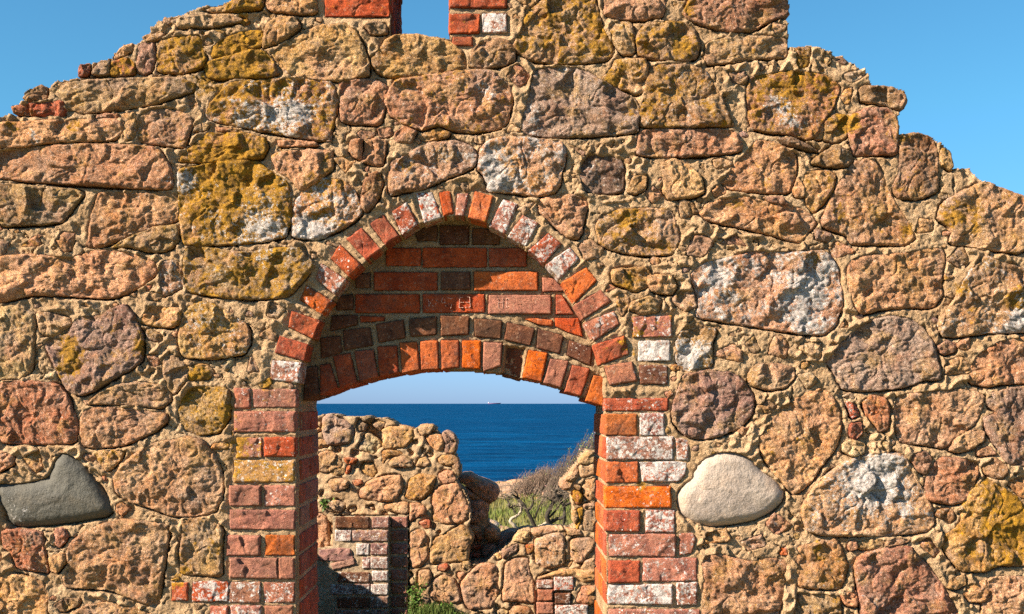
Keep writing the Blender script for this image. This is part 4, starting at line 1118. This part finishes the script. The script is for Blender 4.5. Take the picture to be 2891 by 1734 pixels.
# ------------------------------------------------------------------ boulders of the shore
def boulder(name, x, y, r, c, label, group, sq=(1, 1, .7), seed=0, mat=None, sink=.25):
    n = 28; u = np.linspace(0, 2 * np.pi, n, endpoint=False); v = np.linspace(.08, np.pi - .08, n // 2)
    U, V = np.meshgrid(u, v); d = np.stack([np.cos(U) * np.sin(V), np.sin(U) * np.sin(V), np.cos(V)], -1)
    rg = np.random.default_rng(seed); Nn = rg.normal(size=(11, 3)); Nn /= np.linalg.norm(Nn, axis=1)[:, None]; off = rg.uniform(.62, 1., 11)
    rad = np.min(np.where((d @ Nn.T) > .05, off / np.maximum(d @ Nn.T, .05), 9), -1); rad = np.minimum(rad, 1.15)
    rad = rad * (1 + .10 * fbm(d[..., 0] + seed, d[..., 1], d[..., 2], 2.2, 3))
    p = d * rad[..., None] * r * np.array(sq); k = n // 2
    ii = np.arange(k - 1)[:, None] * n; jj = np.arange(n)[None]; j2 = (jj + 1) % n
    q = np.stack([ii + jj, ii + n + jj, ii + n + j2, ii + j2], -1).reshape(-1, 4)
    a = Acc(); vv = np.vstack([p.reshape(-1, 3), p[0].mean(0), p[-1].mean(0)]); m_ = k * n; j = np.arange(n)
    t = np.vstack([np.stack([np.full(n, m_), j, (j + 1) % n], -1), np.stack([np.full(n, m_ + 1), m_ - n + (j + 1) % n, m_ - n + j], -1)])
    a.add(vv, q, t, c, (.15, .2, 0)); o = a.build(name, mat or M_ST)
    o.location = (x, y, float(gz(x, y)) + r * sq[2] * (1 - sink * 2) * .5); return tag(o, label, 'rock', group)
def gp(px, dist): return (px - CX) * dist / F
rs = np.random.default_rng(21)
for i in range(46):
    px = 1385 + (i * 37) % 260 + rs.uniform(-9, 9); dist = 21.5 + 5.5 * ((i * 7) % 11) / 11; r_ = rs.uniform(.10, .24) * (1.25 if i % 5 == 0 else 1)
    boulder('shore_rock', gp(px, dist), dist - D, r_, vary((.50, .30, .20), .12), 'pinkish granite rock on the shore beyond the grass, in front of the sea', 'pink rocks along the shore', (1.35, 1.1, .62), 100 + i, sink=.2)
boulder('rock', gp(1386, 16.4), 16.4 - D, .13, (.25, .24, .24), 'grey rounded rock in the grass just right of the broken wall end', None, (1, 1, .8), 5)
boulder('rock', gp(1362, 16.2), 16.2 - D, .10, (.30, .29, .26), 'small pale grey rock leaning by the larger grey rock in the grass', None, (1.3, 1, .7), 6)
boulder('rock', gp(1413, 16.3), 16.3 - D, .09, (.48, .30, .20), 'small pink rock in the grass right of the grey rock', None, (1.35, 1, .65), 9)

# ------------------------------------------------------------------ grass
def blades(a, X, Y, Z, hgt, wid, cols, lean=.5):
    n = len(X); an = rs.uniform(0, 2 * np.pi, n); dx, dy = np.cos(an), np.sin(an); b = rs.uniform(0, 2 * np.pi, n); le = rs.uniform(0, lean, n) * hgt
    lx, ly = np.cos(b) * le, np.sin(b) * le
    p0 = np.stack([X - dx * wid, Y - dy * wid, Z], -1); p1 = np.stack([X + dx * wid, Y + dy * wid, Z], -1)
    p2 = np.stack([X + lx * .35 + dx * wid * .7, Y + ly * .35 + dy * wid * .7, Z + hgt * .55], -1); p3 = np.stack([X + lx * .35 - dx * wid * .7, Y + ly * .35 - dy * wid * .7, Z + hgt * .55], -1)
    p4 = np.stack([X + lx, Y + ly, Z + hgt * .95], -1)
    v = np.stack([p0, p1, p2, p3, p4], 1).reshape(-1, 3); i = np.arange(n) * 5
    a.add(v, np.stack([i, i + 1, i + 2, i + 3], -1), np.stack([i + 3, i + 2, i + 4], -1), np.repeat(cols, 5, 0))
def gcol(n, k=0.):
    t = rs.random(n)[:, None]; u = rs.random(n)[:, None]
    c = np.array([.10, .12, .02]) * (1 - t) + np.array([.34, .26, .08]) * t
    return c * (.5 + .5 * u) * (1 - k) + np.array([.07, .16, .02]) * k
a = Acc(); n = 52000; X = rs.uniform(-3.2, 4.2, n); Y = 5.6 + 16.5 * rs.random(n) ** .75
pat = np.clip(.5 + 1.2 * fbm(X, Y, 4, .8, 2), 0, 1); keep_ = rs.random(n) < (.35 + .65 * pat); X, Y, pat = X[keep_], Y[keep_], pat[keep_]; n = len(X)
cc = gcol(n); gm = np.array([.075, .12, .018]); cc = cc * (1 - .65 * pat[:, None]) + gm * (.75 + .5 * rs.random(n)[:, None]) * .65 * pat[:, None]
blades(a, X, Y, gz(X, Y) - .005, rs.uniform(.05, .15, n), rs.uniform(.004, .008, n), cc)
tag(a.build('meadow_grass', M_BL, None, False), 'sunlit green and straw coloured grass between the rear wall and the shore', 'grass', None, 'stuff')
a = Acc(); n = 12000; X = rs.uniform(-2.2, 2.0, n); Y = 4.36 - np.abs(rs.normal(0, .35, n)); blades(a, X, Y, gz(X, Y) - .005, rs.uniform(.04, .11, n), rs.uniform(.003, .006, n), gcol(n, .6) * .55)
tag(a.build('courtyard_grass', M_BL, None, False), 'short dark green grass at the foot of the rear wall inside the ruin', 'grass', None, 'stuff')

# ------------------------------------------------------------------ weeds, dead shrub, scrub
def tube(a, pts, r0, r1, c, ns=6):
    pts = np.array(pts, float); n = len(pts); T = np.gradient(pts, axis=0); T /= np.linalg.norm(T, axis=1)[:, None] + 1e-9
    ref = np.array([.31, .9, .2]); A = np.cross(T, ref); A /= np.linalg.norm(A, axis=1)[:, None] + 1e-9; B = np.cross(T, A)
    th = np.linspace(0, 2 * np.pi, ns, endpoint=False); r = np.linspace(r0, r1, n)[:, None, None]
    v = pts[:, None] + r * (A[:, None] * np.cos(th)[None, :, None] + B[:, None] * np.sin(th)[None, :, None])
    i = np.arange(n - 1)[:, None] * ns; j = np.arange(ns)[None]; j2 = (j + 1) % ns
    a.add(v.reshape(-1, 3), np.stack([i + j, i + j2, i + ns + j2, i + ns + j], -1).reshape(-1, 4), None, c)
def leaf(a, p, sz, c):
    u = rs.normal(size=3); u /= np.linalg.norm(u); v = np.cross(u, rs.normal(size=3)); v /= np.linalg.norm(v) + 1e-9
    a.add([p - u * sz, p + v * sz * .45, p + u * sz, p - v * sz * .45], [(0, 1, 2, 3)], None, c)
def weed(x, y, z, H, W_, n, label, seed):
    t = thing('weed', label, 'plant', (x, y, z)); a = Acc(); b = Acc()
    for i in range(max(5, n // 14)):
        an = rs.uniform(0, 6.28); l = W_ * rs.random() ** .7; tip = np.array([math.cos(an) * l, math.sin(an) * l * .5 - .02, H * rs.uniform(.4, 1)]); pts = [np.zeros(3), tip * .5 + np.array([0, 0, H * .1]), tip]
        tube(a, pts, .003, .0015, (.12, .13, .03), 4)
        for k in range(14):
            f_ = rs.uniform(.25, 1.05); leaf(b, tip * f_ + rs.normal(0, .014, 3), rs.uniform(.010, .020), np.array([.065, .12, .02]) * rs.uniform(.4, 1.6))
    a.build('stem', M_BK, t, False); b.build('leaves', M_LF, t, False)
def wp(tile, x, y, yy): q = W((x / TILE[tile][2] + TILE[tile][0], y / TILE[tile][2] + TILE[tile][1]), yy); return float(q[0]), float(q[1])
q = wp('a', 290, 1480, 4.42); weed(q[0], 4.40, q[1] - .01, .10, .05, 60, 'tiny green weed growing on a ledge of the rear wall left of the brick pier', 1)
q = wp('b', 1540, 1480, 4.39); weed(q[0], 4.36, q[1] - .03, .33, .09, 330, 'tall leafy green weed against the right edge of the brick pier', 2)
q = wp('b', 1800, 1484, 4.3); weed(q[0], 4.24, q[1] - .05, .15, .17, 300, 'low spreading leafy weed at the foot of the rear wall beside the tall weed', 3)
q = wp('d', 40, 1484, 4.3); weed(q[0], 4.26, q[1] - .10, .13, .15, 260, 'small low weed below the round boulder at the foot of the rear wall', 4)

YB = 8.5
def cp(s_, y=YB):
    out = []
    for i, q in enumerate(s_.split()):
        x_, y_ = [float(v) for v in q.split(',')]; p = wp('c', x_, y_, y); out.append([p[0], y + .10 * pn(x_ * .01, y_ * .01, y), p[1]])
    return np.array(out)
dead = thing('dead_shrub', 'bare twisted dead shrub with dark branches standing in the grass behind the gap', 'shrub', (.35, YB, 0))
off = np.array([.35, YB, 0.])
def smooth(P, n=5):
    t = np.arange(len(P)); tt = np.linspace(0, len(P) - 1, (len(P) - 1) * n + 1); Q = np.stack([np.interp(tt, t, P[:, i]) for i in range(3)], 1)
    for _ in range(2): Q[1:-1] = (Q[:-2] + 2 * Q[1:-1] + Q[2:]) / 4
    return Q + .004 * np.stack([pn(Q[:, 2] * 30, Q[:, 0] * 30, i) for i in range(3)], 1)
dk, pl_ = (.045, .036, .028), (.42, .34, .25)
a = Acc()
TR = [('1280,1750 1265,1500 1190,1310 1130,1200 1070,1090 990,1020 920,960', .024, .006, dk), ('1130,1200 1190,1150 1220,1080 1200,1000 1260,940', .012, .004, dk),
      ('1420,1750 1430,1450 1440,1380 1400,1280 1440,1180 1500,1080 1560,1030 1590,940', .030, .008, dk), ('1440,1370 1560,1310 1650,1290 1650,1190 1640,1130 1720,1100 1790,1060', .017, .007, dk),
      ('1285,1430 1380,1385 1440,1350 1540,1320', .018, .010, pl_), ('1060,1750 1010,1480 940,1390 890,1350 905,1310 1000,1260 1050,1190 1030,1100 980,1020 880,990 780,960', .019, .005, pl_),
      ('1050,1190 1060,1120 1010,1050 990,960 930,900', .011, .004, dk), ('1640,1130 1600,1060 1540,1000 1510,930 1560,900 1640,930 1700,960', .016, .006, dk), ('1540,1000 1600,990 1680,1020 1720,960', .012, .005, dk),
      ('880,1140 960,1130 1030,1140', .008, .005, dk), ('890,1130 850,1050 800,1000 760,990', .008, .003, dk), ('1240,1300 1270,1200 1310,1110 1340,1060', .009, .004, dk), ('1650,1290 1640,1400 1650,1500', .012, .010, dk),
      ('970,1230 930,1170 870,1120', .007, .003, dk), ('1440,1290 1500,1230 1560,1160 1600,1080', .010, .005, dk), ('1500,1080 1440,1040 1380,1000 1330,1010', .007, .003, dk)]
for s_, r0, r1, c in TR: tube(a, smooth(cp(s_)) - off, r0 * 1.3, r1 * 1.4, c, 8)
a.build('branches', M_BK, dead)
a = Acc(); starts = [cp(s_)[-1] for s_, *_ in TR] + [cp(s_)[len(s_.split()) // 2] for s_, *_ in TR if True]
for i in range(330):
    p = starts[i % len(starts)].copy() + rs.normal(0, .02, 3); d_ = np.array([rs.normal(0, .6), rs.normal(0, .5), rs.uniform(.2, 1.)]); pts = [p]; L_ = rs.uniform(.06, .17)
    for k in range(5): d_ = d_ + rs.normal(0, .35, 3); d_ /= np.linalg.norm(d_); p = p + d_ * L_ / 5; pts.append(p)
    if p[2] < 1.22: tube(a, np.array(pts) - off, .0025, .0010, np.array([.20, .15, .11]) * rs.uniform(.6, 1.5), 4)
a.build('twigs', M_BK, dead, False)
def scrub(name, label, cx, y0, spine, n, tall, ccol, leafy, lab2=None):
    """dense twiggy bush: twigs rise from a spine of photo points at depth y0"""
    t = thing(name, label, 'bush', (cx, y0, 0)); a = Acc(); b = Acc(); S = cp(spine, y0); tt = np.arange(len(S)); o_ = np.array([cx, y0, 0])
    for i in range(n):
        f_ = (len(S) - 1) * rs.random() ** .62; top_ = np.array([np.interp(f_, tt, S[:, k]) for k in range(3)]); L_ = rs.uniform(.25, .55) * tall
        dpt = rs.random() ** 1.3; tip = top_ + np.array([rs.normal(0, .05), rs.uniform(-.3, .35), min(.16, abs(rs.normal(0, .09))) * (rs.random() < .5) - dpt * max(.05, top_[2] - .35) + rs.normal(0, .02)])
        base = tip - np.array([rs.uniform(-.08, .22), 0, L_ * rs.uniform(.5, 1)]); base[2] = max(min(base[2], top_[2] - .12), .0)
        mid = (base + tip) / 2 + rs.normal(0, .02, 3); pts = [base, mid, tip]
        tube(a, np.array(pts) - o_, .0055, .0016, np.array(ccol) * rs.uniform(.45, 1.7), 3)
        for k in range(2):
            m_ = base + (tip - base) * rs.uniform(.5, .95); e_ = m_ + np.array([rs.normal(0, .04), rs.normal(0, .04), rs.uniform(.02, .07)]); tube(a, np.array([m_, (m_ + e_) / 2 + rs.normal(0, .004, 3), e_]) - o_, .0028, .0012, np.array(ccol) * rs.uniform(.5, 1.8), 3)
        if rs.random() < leafy(f_ / (len(S) - 1)):
            for k in range(7): leaf(b, base + (tip - base) * rs.uniform(.5, 1.03) + rs.normal(0, .012, 3) - o_, rs.uniform(.008, .014), np.array([.15, .22, .06]) * rs.uniform(.5, 1.8) if rs.random() > .06 else np.array([.5, .25, .25]))
    a.build('twigs', M_BK, t, False)
    if b.n: b.build('leaves', M_LF, t, False)
scrub('thorn_bush', 'grey brown thorn bush sloping up behind the right end of the rear wall', 1.1, 15.2, '1400,1000 1450,930 1510,790 1570,640 1630,530 1700,450 1800,360 1900,290 2000,220 2080,150 2250,80 2500,60', 950, 1.2, (.10, .07, .052), lambda f_: .05 + .75 * max(0, f_ - .35) * 1.8)
scrub('low_scrub', 'low wispy brown scrub between the dead shrub and the shore rocks', .2, 16.5, '900,950 1000,820 1100,760 1200,760 1300,700 1400,640 1480,620', 500, .9, (.14, .095, .07), lambda f_: .05)
